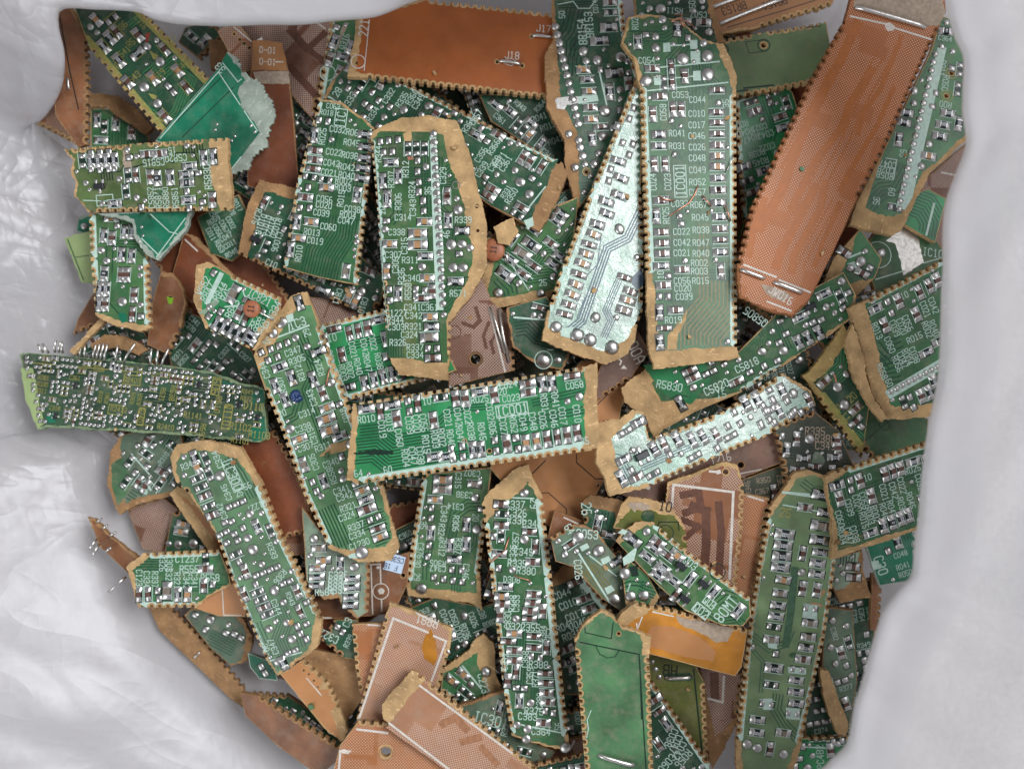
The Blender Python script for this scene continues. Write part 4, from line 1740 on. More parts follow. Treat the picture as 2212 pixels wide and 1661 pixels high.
B(5, 'bck', 60, 0, "plain dark green piece with faint black outline below the rolled tan border",
  "1866,870r2 1900,850s 2005,905s 2005,965s 1935,1000s 1882,990t1 1848,938r1.4",
  "C4 N 0.2 960 570 1130 430 1190 330\nC4 N 0.2 970 570 980 640\nC4 O 1110 450 40 ldd")
B(8, 'grn', -17, 0.48, "green toothed piece lettered C021 R025 at the right, its left side sloping",
  "1782,1032r1.6 1802,1018t0.8 2015,950s 2022,1130s 1985,1143r1.4 1796,1209r1.2 1799,1123r0.4 1785,1060r0.5",
  """C4 T 10 975 862
C4 T R025 1330 800
C4 T C021 1105 980 -90
C4 T C042 1180 965 -90
C4 T C022 1245 925 -90
C4 T C056 945 1045 -90
C4 T C020 892 1065 -90
C4 T C039 832 1100 -90
C4 T R040 1105 1130 -90
C4 T R047 1165 1110 -90
C4 T R038 1245 1085 -90
C4 T R045 1315 1045 -90
C4 T C032 1385 900 -90
C4 T R015 945 1200 -90
C4 T R003 992 1165 -90
C4 T R002 1038 1150 -90
C4 T C060 755 1190 -90
C4 T C038 875 1310 -90
C4 T C047 825 1325 -90
C4 T R004 775 1325 -90
C4 C 1112 838 v
C4 C 1175 812 v
C4 C 1235 792 v
C4 R 1335 738 h
C4 U 842 885 848 962
C4 C 915 890 v
C4 R 735 925 h
C4 C 755 1030 v
C4 C 1005 1010 v
C4 R 1100 1245 v
C4 R 1170 1215 v
C4 R 1240 1185 v
C4 R 1300 1160 v
C4 R 1000 1300 h
C4 L 7 28 12 720 1190 820 1240 900 1200
C4 L 4 24 10 980 960 1180 880 1380 820
C4 M 5 30 12 700 1400 820 1370 920 1390""", txt=0.08, tr=0.1)
B(7, 'sag', 8, 0.00, "long green piece with two columns of 222 and 101 resistors at lower right",
  "1688,1062r1 1716,1022r1.4 1745,1015r 1782,1028s 1797,1120s 1800,1200s 1806,1212t 1782,1374t 1760,1470t 1731,1606r1.6 1712,1675s 1592,1675r1.5 1590,1600t 1607,1456t 1618,1347t 1636,1232t 1662,1096r1.4",
  """C4 R 615 1003 hb
C4 C 480 1100 h
C4 R 640 1142 h
C4 R 320 1312 hb
C4 R 308 1397 hb
C4 R 297 1483 hb
C4 R 286 1570 hb
C4 G 605 1245 hb
C4 R 592 1355 hb
C4 R 598 1452 h
C4 R 580 1538 h
C4 R 572 1625 h
C4 C 462 1462 v
D4 R 285 52 h
D4 R 580 28 h
D4 R 578 108 h
D4 K 310 155 h
D4 C 462 222 v
D4 C 575 235 v
D4 G 285 260 h
D4 R 268 357 h
D4 R 252 442 h
D4 E 235 525 h
D4 E 525 382 h
D4 G 520 495 h
D4 G 508 605 h
D4 G 215 625 h
D4 R 488 690 h
D4 C 465 782 h
D4 U 250 738
D4 R 235 852 hb
D4 E 420 862 h
D4 R 412 948 h
D4 R 410 1040 h
D4 R 412 1130 h
D4 E 215 982 h
D4 E 180 1135 h
D4 E 385 1210 h
D4 R 105 1258 h
D4 R 100 1360 h
D4 G 310 1362 h
D4 B 452 95 36
D4 B 25 1450 42
D4 B 105 1480 42
D4 C 205 1490 v
D4 B 312 1530 40
D4 B 155 140 18
D4 B 65 685 24
C4 B 220 1310 18
C4 B 225 1240 18
C4 T 25 325 1140 0 1.8 ylw
C4 S 300 970 520 990 520 1010 300 990
C4 P 0.4 300 980 640 1030
C4 P 0.3 310 1080 640 1140
D4 S 180 600 260 590 260 700 190 690
D4 S 470 350 580 360 575 470 460 450
D4 S 345 840 490 850 490 900 350 890
D4 S 330 1160 440 1170 440 1260 330 1250
D4 S 155 1090 225 1090 215 1180 150 1180
D4 L 3 26 12 70 600 200 700 330 660 370 560
D4 L 4 26 12 270 1060 250 1180 320 1300 420 1400
D4 L 1 10 60 400 80 370 400 330 660
C4 L 3 28 10 460 900 540 960 640 970
D4 L 2 24 10 60 700 150 800 130 1040
D4 D cht 620 230 650 240 610 290 590 300
D4 D cht 530 330 620 350 610 370 530 350""", txt=0.1, tr=0.4, strip=0.5)
B(2, 'brt', -4, 0.60, "bright green piece lettered PC4B2 half under the lower right plastic fold",
  "1690,1600s 1745,1592t 1850,1590s 1850,1675s 1690,1675s",
  "D4 T PC4B2 600 1550 90 1.5\nD4 E 740 1430 h\nD4 C 685 1500 v\nD4 B 740 1450 24\nD4 B 500 1640 36\nD4 P 0.35 440 1470 640 1480", txt=0.1, pool="CREU")
B(2, 'gry', 72, 0.5, "greyish green piece behind the two column piece, crossed by clear plastic",
  "1782,1310s 1842,1318s 1852,1470s 1832,1580s 1775,1470s", "", pool="EEUC", txt=0.8)
B(4, 'tan', 70, 0, "slim tan offcut leaning beside the two column piece near the plastic",
  "1772,1446r 1790,1450r 1832,1560r 1826,1590r 1806,1582r 1778,1500r", "", maxt=0.16)
B(3, 'plg', 5, 0.5, "pale soldered scrap with a pinkish tongue under the R025 piece's corner",
  "1800,1205s 1862,1188r 1868,1245r5 1882,1290r3 1815,1302s 1795,1260s", "D4 C 860 50 h\nD4 C 865 135 h", pool="CEU", txt=0)
B(2, 'tea', -18, 0.2, "deep green corner lettered C30 between the pale scrap and the plastic",
  "1868,1170s 1925,1130t 1975,1150t 1990,1250s 1900,1265s", "D4 T C30 1080 40 -90 2\nD4 S 1000 10 1060 0 1080 60 1020 80")
B(1, 'brn', 86, 0, "dark slotted connector sliver lettered with pale ticks beside the right plastic fold",
  "1884,1240t 1906,1242t 1900,1365s 1880,1360s", "")
B(4, 'grn', -25, 0.65, "green piece lettered R5830 and Q5805 under the tall IC001 piece's foot",
  "1345,835r3.2 1402,790s 1595,760s 1700,655s 1822,588s 1850,640r 1838,690r 1690,792t 1600,848s 1500,890s 1440,925r6 1395,935r6",
  """B3 T Q5805 2050 1050 120 1.6
B3 T C5818 1980 1430 0 1.5
C3 T R5830 1370 140 -35 1.6
C3 T C5820 1740 150 0 1.6
C3 T 15 1780 205 -20 1.6
C3 R 1460 280 v
C3 C 1900 110 h
C3 D ldd 1480 -5 1530 -10 1530 30 1500 40
B3 D brt 1160 1430 1640 1390 1700 1560 1540 1740 1340 1670
C3 N 0.3 1380 240 1440 210 1510 225 1570 290 1800 190 1830 130 2000 40
B4 Q 520 970 h
B4 R 630 870 h
B4 R 440 1050 h
B4 R 590 1175 v
B4 R 505 1215 v
B4 R 430 1250 v""", txt=0.25, pool="CREEUU", tr=0.3)
B(7, 'gla', -28, 0.85, "pale mint mirroring piece with a black chip and a torn tan left end",
  "1290,912r3.6 1340,905r1.2 1364,886r 1390,890r 1402,948t0.6 1560,890t0.6 1690,806r 1752,845r 1762,876t0.6 1652,944t0.6 1540,990t0.6 1400,1052r1.2 1318,1072r3.6 1306,1030r3.6 1288,1000r4.5",
  """C3 Q 1150 690 hb
C3 R 1125 430 h
C3 R 1010 725 h
C3 R 995 870 v
C3 C 1110 865 h
C3 R 1250 640 v
C3 C 1325 605 v
C3 R 1430 560 v
C3 R 1550 570 v
C3 R 1635 545 v
C3 C 1740 530 v
C3 R 1975 280 v
C3 R 2065 250 v
C3 U 1880 350 1830 460 2130 345 2095 455 2190 320 2160 410 1930 440 2180 250
C3 B 1080 650 30
C3 B 1560 410 26
C3 L 3 20 9 1150 790 1500 640 1700 560
C3 T R580 1070 570 0
C4 R 100 245 v
C4 R 300 185 v
C4 R 275 340 v
C4 C 510 250 v
C4 U 230 260 150 300 190 340 240 430 340 260 400 340 450 350 130 440 370 370""", tilt=(-0.150, -0.055), txt=0.5, tr=0.6, pool="REUUCE", tr3=False)
B(3, 'mve', -13, 0, "dull mauve brown piece lettered T216 below the pale mint mirroring piece",
  "1330,1062s 1540,980s 1690,925s 1700,995s 1640,1018s 1560,1048s 1420,1085s 1370,1080s",
  "C3 T T216 1775 715 0 1.6\nC3 P 0.22 1920 835 2240 770\nC3 H 1935 765 24\nC3 S 1190 930 1220 935 1215 960 1185 955")
B(5, 'sut', 2, 0.75, "sooty toothed piece lettered R335 R380 C349 with a grey white bloom",
  "1672,920t 1758,888s 1812,930s 1845,1010s 1815,1045s 1735,1040s 1700,1075t 1688,990t",
  """C4 T R335 560 497 0 1.6
C4 T R380 640 558 0 1.6
C4 T C349 640 612 0 1.6
C4 B 515 560 42
C4 C 415 560 v
C4 R 470 712 h
C4 R 715 705 h
C4 C 420 800 h
C4 C 730 570 v
C4 C 740 630 v
C4 D plg 560 660 620 670 640 730 610 790 540 800 500 760 540 720""", txt=0.1, tr=0.3)
B(6, 'htb', 8, 0, "brown dotted piece with a white corner frame and arched top, right of centre",
  "1438,1080r 1442,1042r0.8 1500,1022r0.8 1560,998r0.8 1592,1005r 1607,1045t1 1604,1140t1 1592,1262s 1560,1290s 1500,1240s 1450,1160s",
  """C3 P 0.55 1390 1085 1402 920 1875 978 1845 1660
C3 P 0.5 1690 815 1750 820
C3 D wht 1735 810 1770 800 1780 830 1745 840
C3 H 1815 820 22
C3 L 1 10 60 1480 1000 1600 980 1620 1100 1500 1140
C3 L 1 10 70 1560 1090 1660 1130 1660 1400 1640 1640
C3 L 1 10 60 1760 1080 1780 1300 1760 1640
C3 L 1 10 50 1480 1200 1600 1250 1480 1350""")
B(4, 'hto', 10, 0, "plain orange brown dotted piece showing past the framed piece's right edge",
  "1598,1066s 1662,1076t 1640,1220t 1618,1340s 1580,1320s 1590,1200s", "C3 P 0.4 1960 1000 2140 1055")
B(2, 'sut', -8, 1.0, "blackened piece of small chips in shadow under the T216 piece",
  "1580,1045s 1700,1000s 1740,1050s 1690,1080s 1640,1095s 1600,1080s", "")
B(2, 'cen', 20, 0, "broad plain orange piece with thin black octagon lines in the centre",
  "1255,780s 1352,775s 1400,800r1 1342,880s 1320,1010s 1290,1065s 1262,1118s 1190,1140s 1125,1090s 1058,1010s 1100,960s",
  """C3 N 0.25 285 835 390 730
C3 N 0.2 635 680 635 745 785 875 850 875
C3 N 0.2 355 985 415 985 555 1110 560 1175
C3 N 0.2 800 290 1030 60 1110 -20
C3 N 0.2 1030 270 980 320 985 380 1060 330
C3 H 805 925 10""", tilt=(0.0, 0.0))
B(8, 'brt', -8.5, 0.46, "bright green piece with boxed IC001 lettering lying level across the centre",
  "762,872t0.9 1262,792r0.4 1290,782r2.8 1293,964r2.8 1268,974t0.9 770,1046r1 748,1036r1.4 755,960r1.4",
  """C2 T R010 935 402
C2 T 10 1412 262
C2 T R025 1830 245
C2 T C024 2055 130
C2 T 20 2010 185
C2 T C023 2078 237
C2 T C019 1060 480 -90
C2 T R013 1118 430 -90
C2 T C039 1275 450 -90
C2 T C020 1332 440 -90
C2 T C056 1388 432 -90
C2 T C060 1195 550 -90
C2 T C021 1578 395 -90
C2 T R040 1602 555 -90
C2 T C042 1660 385 -90
C2 T R047 1675 525 -90
C2 T C022 1735 370 -90
C2 T R038 1762 500 -90
C2 T C032 1912 340 -90
C2 T R067 1935 490 -90
C2 T C027 2018 460 -90
C2 T R045 1848 500 -90
C2 T R052 2098 440 -90
C2 T C049 2172 425 -90
C2 T R003 1478 560 -90
C2 T R002 1532 548 -90
C2 T R015 1408 600 -90
C2 T R004 1245 710 -90
C2 T C047 1302 692 -90
C2 T C038 1362 690 -90
C2 T 60 1105 802
C2 T 64 872 830
C2 T IC001 2085 330 0 1.85
C2 X 2085 330 250 95
C3 T C058 620 135
C3 T R031 382 270 -90
C3 T R041 468 242 -90
C3 T C048 292 420 -90
C3 T C026 370 410 -90
C3 T C046 455 400 -90
C3 T C017 527 378 -90
C3 T C010 640 360 -90
C3 T 35 700 575
C2 R 935 322 h
C2 C 1045 342 v
C2 R 1140 292 h
C2 U 1262 262 1277 342
C2 C 1340 282 v
C2 C 1175 400 v
C2 C 1465 412 v
C2 C 1640 240 v
C2 C 1715 240 v
C2 R 1830 187 h
C2 C 1945 212 v
C2 R 1475 698 h
C2 R 1568 700 h
C2 U 1602 640 1692 618 1620 715 1698 700
C2 R 1778 645 v
C2 R 1842 640 v
C2 U 1950 570 1962 655
C2 C 2045 605 v
C2 U 2112 550 2132 640
C3 C 250 122 h
C3 C 255 192 h
C3 R 365 128 v
C3 R 440 122 v
C3 C 600 62 h
C3 C 85 592 v
C3 U 160 550 175 640
C3 K 237 590 v
C3 K 320 575 v
C3 C 405 560 v
C3 C 485 545 v
C3 C 562 530 v
C3 C 640 512 v
C2 H 1710 575 15
C2 H 1908 655 15
C2 D ldd 832 665 1050 640 1145 655 1150 680 1060 685 845 682
C2 L 13 24 11 800 615 1020 590 1130 680 1360 640 1560 610
C2 L 3 22 10 1500 430 1600 330 1900 300
C3 L 3 24 11 290 275 690 178
C3 L 3 24 11 160 445 690 330
C2 L 3 24 11 1980 520 2100 560 2212 520""", txt=0.05, tr=0.1, tilt=(0.012, -0.015))
B(7, 'lgr', -20, 0.47, "long green slanting piece lettered IC3 and C338 left of the level IC001 piece",
  "628,640r3 662,630s 690,700t0.8 722,790t0.8 755,880t0.8 800,1000t0.8 828,1052r0.8 862,1182r2.6 845,1210r3 775,1214r1 710,1184t0.8 656,1068t0.8 607,926t0.8 571,838s 548,768r2.6 590,690r3",
  """C2 T C314 465 352
C2 T C338 435 470
C2 T C315 510 535 90
C2 T R311 592 620
C2 T C307 455 622
C2 T C305 520 740 90
C2 T C340 655 748
C2 T R558 665 850 90
C2 T C341 738 960
C2 T C342 762 1012
C2 T R321 790 1095
C2 T C324 780 1168
C2 T R337 855 1245
C2 T C334 862 1312
C2 T C1230 880 1388
C2 T C343 505 235 90
C2 T 20 270 355
B2 T IC3 390 1100 0 1.8
B2 T C347 355 1322
B2 T R305 388 1388
B2 T R312 412 1490 90
B2 T R324 565 1450 90
B2 T C344 132 1470 90
B2 T R307 262 1585 90
B2 T 45 145 1240
B2 T 29 465 1175 90
C2 R 215 140 v
C2 R 345 78 v
C2 R 295 250 v
C2 R 515 90 v
C2 C 592 200 v
C2 K 625 312 h
C2 K 620 402 hb
C2 K 645 492 hb
C2 R 722 540 h
C2 K 408 558 h
C2 G 440 762 v
C2 U 510 900 542 972
C2 R 597 892 v
C2 K 902 965 h
C2 R 932 1035 h
C2 C 940 1112 hb
C2 U 965 1200 1030 1172
C2 C 1025 1265 h
C2 K 1045 1330 h
C2 B 335 482 40
C2 B 385 628 22
C2 B 580 1012 26
C2 B 900 1455 55
C2 B 735 810 28
C2 U 740 700
B2 U 105 1330 180 1305 245 1280 310 1255 160 1395 235 1367
B2 R 252 1445 h
B2 R 405 940 v
B2 B 265 1095 48
B2 B 195 1175 46
B2 S 300 1040 355 1020 365 1080 310 1100
B2 P 0.35 180 1232 480 1118
B2 P 0.3 330 1170 320 1080
C2 L 6 26 11 620 1100 680 1230 780 1460
B2 L 4 26 10 420 1200 470 1330 560 1420
C2 L 3 26 10 410 260 370 380 300 420
C2 D mnt 790 1480 870 1450 890 1500 800 1500
C2 D tan 560 700 650 600 800 565 790 640 690 670""", txt=0.05, tr=0.2)
B(6, 'brt', -13, 0.47, "green toothed piece lettered 10 and C021 R040 left of the tall jointed piece",
  "683,703t0.8 826,667s 955,740s 985,800s 942,816t0.8 745,866t0.8 712,790t0.8",
  """B2 T 10 665 1215 0 1.5
B2 T C021 830 1310 -90
B2 T C042 922 1290 -90
B2 T C022 988 1250 -90
B2 T C056 655 1380 -90
B2 T R040 870 1440 -90
B2 T R002 808 1470 -90
B2 T R003 752 1490 -90
B2 T R015 700 1530 -90
B2 T R047 945 1420 -90
B2 T R038 1035 1400 -90
B2 C 802 1180 v
B2 C 872 1160 v
B2 C 945 1140 v
B2 R 1030 1075 h
B2 C 605 1240 v
B2 C 742 1350 v
C2 R 795 152 h
C2 R 922 120 v
C2 R 995 92 v
C2 R 1068 70 v
C2 R 1140 47 v
B2 L 3 22 10 770 1330 820 1280 1080 1220
B2 L 4 22 10 760 1560 900 1500 1080 1480""", txt=0.05, tr=0.1)
B(7, 'brt', 28, 0.54, "green piece lettered IC821 and W334 with four black resistors in a row",
  "424,573r1.4 450,566s 500,593t0.6 603,641s 600,690r2 549,757t1 443,709r1 418,650r2",
  """B1 T WS62 1605 805 90 1.5
B1 T R847 1640 855 90 1.5
B1 T R844 1740 850 90 1.5
B1 T R45 1790 870 90 1.5
B1 T IC821 2050 898 0 1.6
B1 T W334 2165 1000 90 1.5
B1 T R843 1835 985 90 1.5
B1 T C833 2060 1090 0 1.4
B1 T R83 2025 1135 0 1.6
B1 R 1715 1100 1890 1185 4 v
B1 G 1845 870 vb
B1 C 1890 1015 v
B1 C 1945 1060 v
B1 R 1965 1235 h
B1 R 1990 1180 h
B1 U 1650 1045 1805 1085
B1 P 1.1 1745 720 1640 935
B1 P 0.3 1910 820 1950 930
B1 D plg 1570 1020 1640 960 1710 890 1730 940 1660 1010 1600 1030
B1 P 0.3 1780 970 1920 960
B1 L 3 24 9 2050 960 2110 1030 2090 1080""", txt=0.05, tr=0.2)
B(4, 'drk', 40, 0.80, "dark shaded green piece full of solder dots below the IC821 piece",
  "365,655s 440,688s 545,758s 572,822s 520,840s 370,790s 358,730t", "", pool="EUUC")
B(4, 'brn', 80, 0, "brown rounded tongue with a vivid green bit in its hole",
  "348,588r0.8 372,590r 396,625r 402,655r 392,705t0.8 365,765s 318,745s 330,650s",
  "B1 H 1345 905 20\nB1 D lime 1320 890 1370 900 1360 950 1330 945\nB1 N 0.2 1240 760 1210 900 1195 1050", maxt=0.14)
B(3, 'rbr', 40, 0, "red brown piece with a torn pale rim above the IC821 piece",
  "372,595s 398,502r 425,512r1.2 452,540r1 505,595s 440,600s 412,655s", "B1 P 0.3 1440 420 1560 530")
B(2, 'drk', 60, 0.50, "dark green piece with blurred lettering rows behind the dark diagonal one",
  "425,470s 515,420s 540,470s 525,545s 500,565s 455,548s", "", txt=2.5)
B(6, 'gr2', 2, 0.54, "upright green piece at left with teal smear and yellow toothed right edge",
  "192,462s 290,460s 320,555t1 327,708r0.8 300,716r1.6 240,700r 206,680t1 196,560t1",
  """B1 B 800 525 34
B1 B 1110 660 26
B1 B 1108 722 22
B1 R 820 410 v
B1 C 885 430 v
B1 R 960 560 v
B1 R 1040 570 v
B1 C 960 720 v
B1 C 1000 720 v
B1 R 825 710 v
B1 C 1060 880 v
B1 R 795 830 v
B1 R 840 830 v
B1 C 1045 1030 v
B1 R 790 950 v
B1 C 830 950 v
B1 D tea 930 1040 960 1010 1000 1030 1000 1090 960 1100
B1 D grn 880 700 1010 740 1000 1010 940 1020 890 930
B1 L 2 50 10 870 480 860 700 880 920 960 1010
B1 L 1 10 9 950 780 950 1000""", txt=0.05, tr=0.1)
B(7, 'tea', 48, 0, "deep emerald piece with a white cross outline under the olive piece",
  "212,462s 418,455r0.9 402,498r0.7 342,563s 318,552r1 295,522r1 285,480r1",
  """B1 P 0.25 925 240 1250 560
B1 P 0.22 1220 600 1500 225
B1 P 0.2 1190 240 1340 380 1400 395
B1 L 2 60 40 1150 250 1060 420
B1 D tea 1060 270 1150 240 1230 330 1330 390 1290 510 1180 460 1080 400
B1 B 1120 340 12
B1 B 1130 410 12
B1 B 1100 455 12""")
B(2, 'pgr', 78, 0, "pale lime green scrap sticking out over the left plastic",
  "139,515r 158,507r 200,500s 208,612s 175,610r", "B1 N 0.2 535 440 660 760\nB1 N 0.15 600 580 700 565", lift=4)
B(1, 'tea', 40, 0.3, "tiny green corner with one shiny joint just below the olive piece's left end",
  "170,470r 215,455s 215,510s 165,500s", "B1 B 668 335 30")
B(0, 'brn', 62, 0, "brown pointed offcut seen against the left plastic above the dense piece",
  "158,722s 168,690s 200,635s 250,655s 205,705t", "", lift=3)
B(2, 'tan', -42, 0, "slim bare tan offcut slanting above the gull wing leads",
  "150,758r 205,700r 236,664r 244,672r 214,708r 160,766r", "", maxt=0.14, lift=2)
B(1, 'drk', -20, 0.70, "dark green triangle of small parts behind the slanting tan offcut",
  "160,762s 225,680s 300,700s 345,770s 300,800s 200,800s", "", txt=0.2)
B(2, 'tn2', 30, 0, "brown curled offcut behind the gull wing leads",
  "195,745r 225,722r 275,728r 320,755r 300,768r 250,750r 205,760r", "")
B(8, 'den', 7, 1.25, "large dense green piece lettered Q1101 and D110 with gull wing leads at far left",
  "42,766r0.4 62,762s 95,765s 270,780r 455,802r 520,828r 552,832r 571,842r1 577,948r0.8 560,955r 350,936r 100,922r0.5 82,928r 60,848r",
  """C1 T D110 2005 302 0 1.6
C1 T R1102 1900 465 0 1.4
C1 T R1103 2050 528 0 1.4
C1 T R1101 1900 572 0 1.2
C1 T Q1101 1795 390 -90 1.7
C1 X 1795 390 62 165
C1 T 606 1707 148 -90 1.7
C1 X 1707 145 62 125
C1 T R1141 1525 375 0 1.2
C1 T R610 1722 290 -90 1.3
C1 T R690 1600 500 -90 1.2
C1 T R2410 1310 465 0 1.1
C1 T Q2401 1115 385 -90 1.2
C1 X 1115 385 50 120
C1 T R2412 940 325 0 1.1
C1 X 915 330 110 70
C1 X 1045 95 130 70
C1 T Q2409 1045 95 0 1.1
C1 T R638 1365 200 -90 1.2
C1 T R621 1285 210 -90 1.1
C1 Q 1575 130 v
C1 Q 1890 290 v
C1 Q 2035 390 v
C1 Q 600 140 v
C1 Q 440 380 v
C1 R 1895 410 h
C1 R 1890 540 h
C1 R 1545 270 v
C1 R 1605 285 v
C1 R 1685 290 v
C1 R 1450 480 v
C1 R 1210 165 h
C1 R 1165 285 h
C1 R 1470 250 h
C1 C 650 25 h
C1 H 2040 198 14
C1 D pgr 165 0 260 0 350 440 300 485 200 250
C1 D tea 1990 190 2080 170 2090 270 1990 290
C1 D tea 1960 500 2090 380 2100 560 2000 580
C1 D tea 1740 100 1840 120 1830 150 1760 130
C1 D tea 370 370 440 360 440 430 380 430
C1 P 0.18 260 -40 1650 80
C1 P 0.18 360 455 1400 560
B1 Y 345 1330 335 1300 390 1335 375 1300 440 1330 455 1285 470 1330 490 1290 500 1335 510 1295 590 1365 605 1320 640 1365 655 1320 680 1370 690 1325 740 1380 765 1325 770 1385 795 1325 800 1390 825 1325 830 1395 855 1330 920 1400 940 1340 980 1410 1040 1335 1195 1430 1210 1365 1245 1430 1260 1370 1280 1435 1320 1370""", leads=1.9, cs=0.52, txt=0.8, pool="UUUUEECR", tr=0.3, tr3=False)
B(4, 'gry', 35, 0.6, "grey green scrap with a two bar capacitor symbol below the dense piece",
  "238,975r 262,940s 300,930s 392,940s 400,1060r0.8 355,1075r1.4 300,1088r1.4 258,1112r2.4 232,1050r2.4",
  "C1 P 0.25 1070 910 1180 880 1250 960 1200 1040 1070 910\nC1 P 0.5 1130 930 1160 980\nC1 P 0.5 1160 910 1190 960\nC1 D bck 880 760 960 710 1020 830 1030 950 930 1090 890 950\nC1 P 0.3 1040 680 1200 860\nC1 L 4 26 9 1020 990 1150 1070", txt=0.1, pool="EEUC", tr=0.4)
B(8, 'lgr', 67, 0.55, "long green slanting piece with boxed IC300 lettering at lower left",
  "368,988r1.6 382,960r2 450,951r2.4 520,968r2 565,1045t0.8 605,1150t0.8 660,1260t0.8 695,1338r1.6 686,1396r1.4 662,1416r 600,1459r 575,1425t0.5 540,1345t0.5 500,1250t0.5 465,1150r0.4 410,1068t0.8 380,1040r1",
  """C1 T IC300 1840 848 0 1.9
C1 X 1840 848 240 85
C1 T 56 1955 930 90
C1 T 25 1890 985 90
C1 T C334 1720 720 180 1.4
C1 T C1227 2030 1090 -90
C1 T R34 1475 770 90
C1 T C342 1755 1130 180
C1 T C345 1790 980 180
C1 T R333 2150 1440 0
C1 R 1540 710 h
C1 K 1560 780 h
C1 E 1560 870 v
C1 E 1590 940 v
C1 C 1620 1010 v
C1 E 1650 1090 v
C1 C 1680 1160 v
C1 R 2030 1250 h
C1 U 1775 1220 1830 1210 1790 1290 1850 1310 1735 1320 1880 1360
C1 B 1740 850 42
C1 B 1998 1432 42
C1 B 1975 1150 34
D2 B 212 232 38
D2 B 168 542 34
D2 R 280 810 h
D2 B 230 805 30
D2 T C344 225 370 0
D2 T R306 255 130 -60
D2 T C347 200 680 180
D2 T 30 140 690 0
D1 B 2170 240 40
C1 L 5 26 10 1800 700 1900 830 2000 1020
D2 L 4 26 10 60 500 140 680 180 760
D2 P 0.3 150 800 480 710
D2 L 3 26 10 390 560 430 680""", txt=0.12, tr=0.2, pool="CCREEUUU")
B(5, 'cen', 62, 0, "bare tan and orange wedge along the IC300 piece's left edge",
  "366,1066s 384,1050r2.4 418,1072s 470,1160s 508,1260s 492,1248r2.4 440,1175r2.4 395,1110r2.4", "")
B(3, 'drk', 10, 0.90, "small dark triangular piece with tilted shiny joints above the C1237 piece",
  "372,1108t 408,1098s 450,1150s 482,1200s 355,1198s", "C1 B 1335 1385 26\nC1 B 1410 1390 34\nC1 B 1530 1385 40\nC1 K 1450 1230 h\nC1 K 1430 1290 h", pool="CKU", txt=0.1)
B(2, 'htm', 20, 0, "dusty brown dotted scrap below the capacitor symbol piece",
  "275,1100r 350,1072s 385,1100s 360,1160s 350,1195s 308,1185s", "")
B(7, 'grn', 0, 0.54, "green toothed piece lettered C1237 and R558 at the left plastic edge",
  "272,1225r1.4 310,1194t0.8 472,1187s 490,1225r0.6 500,1262r0.4 455,1285r0.6 425,1312t0.8 300,1312r0.4 288,1270r1",
  """C1 T C1237 1480 1505 0 1.5
C1 T R556 1495 1585 0 1.5
C1 T R326 1285 1540 -90 1.3
C1 T C303 1340 1540 -90 1.3
D1 T C1230 1100 155 -90 1.3
D1 T C334 1160 150 -90 1.3
D1 T R337 1225 150 -90 1.3
D1 T C324 1335 130 -90 1.3
D1 T R321 1400 160 -90 1.3
D1 T C342 1475 160 -90 1.3
D1 T C341 1535 160 -90 1.3
D1 T R558 1660 138 0 1.5
C1 E 1625 1515 v
C1 C 1625 1585 h
D1 C 1098 270 v
D1 C 1172 268 v
D1 G 1320 240 vb
D1 R 1407 270 v
D1 K 1482 270 v
D1 U 1245 240 1258 305
D1 C 1610 200 v
D1 U 1680 190
D1 L 6 22 10 1050 20 1300 20
D1 B 1015 115 40""", txt=0.05, tr=0.2)
B(5, 'brn', 48, 0, "brown piece seen edge on, bristling with bent wire pins over the left plastic",
  "189,1116r 205,1120r 232,1150r 310,1215s 300,1240s 285,1245s 215,1180r", 
  "C1 Y 770 1220 825 1190 820 1270 870 1240 870 1330 935 1295 770 1350 735 1420 840 1450 900 1415 790 1390 760 1470\nD1 Y 1000 130 880 250", maxt=0.16, lift=5)
B(6, 'cen', 4, 0, "clear orange triangle with a thin white corner line beside the C1237 piece",
  "418,1312s 500,1240s 535,1300s 530,1332s 470,1330s", "D1 P 0.25 1755 190 1768 432 1935 435")
B(4, 'gry', 30, 0.5, "greyish steep piece with fine lines and glints under the IC300 piece's foot",
  "398,1328r 418,1312r 470,1320s 524,1335r1 546,1375r1.6 535,1428r 500,1438s 455,1400s", "D1 L 6 22 8 1650 600 1850 700", pool="UUE", txt=0.1)
B(3, 'tn2', 45, 0, "long brown piece running under the lower left plastic rim",
  "288,1238s 330,1252s 372,1312t1.4 440,1380t1.4 525,1482s 532,1532s 500,1510s 345,1362s", "D1 W 1585 720 1535 770 0.25")
B(1, 'tea', 60, 0.4, "small teal scrap below the IC300 piece's lower end",
  "535,1410s 590,1430s 600,1470s 560,1465s 540,1440s", "", pool="UE", txt=0)
B(4, 'brn', 35, 0, "pale brown toothed piece along the bottom of the left plastic",
  "520,1496s 560,1502t 735,1612s 732,1640s 690,1675s 600,1610s 530,1545s", "", lift=3)
B(2, 'drk', 33, 0.54, "dark shaded piece behind the bottom toothed brown one",
  "545,1495t 620,1500s 740,1580s 748,1615s 700,1600s", "", pool="U", txt=0)
B(7, 'cen', 55, 0, "slender tan piece with a white line, pointing down at the bottom left",
  "606,1456s 656,1423t2.6 711,1475t2.6 735,1530r2.2 752,1580r1 738,1603r 700,1572s", 
  "D2 P 0.25 370 820 730 1240 728 1430\nD2 H 440 870 8\nD2 H 480 900 8\nD2 H 520 950 8\nD2 H 550 1000 8", maxt=0.05)
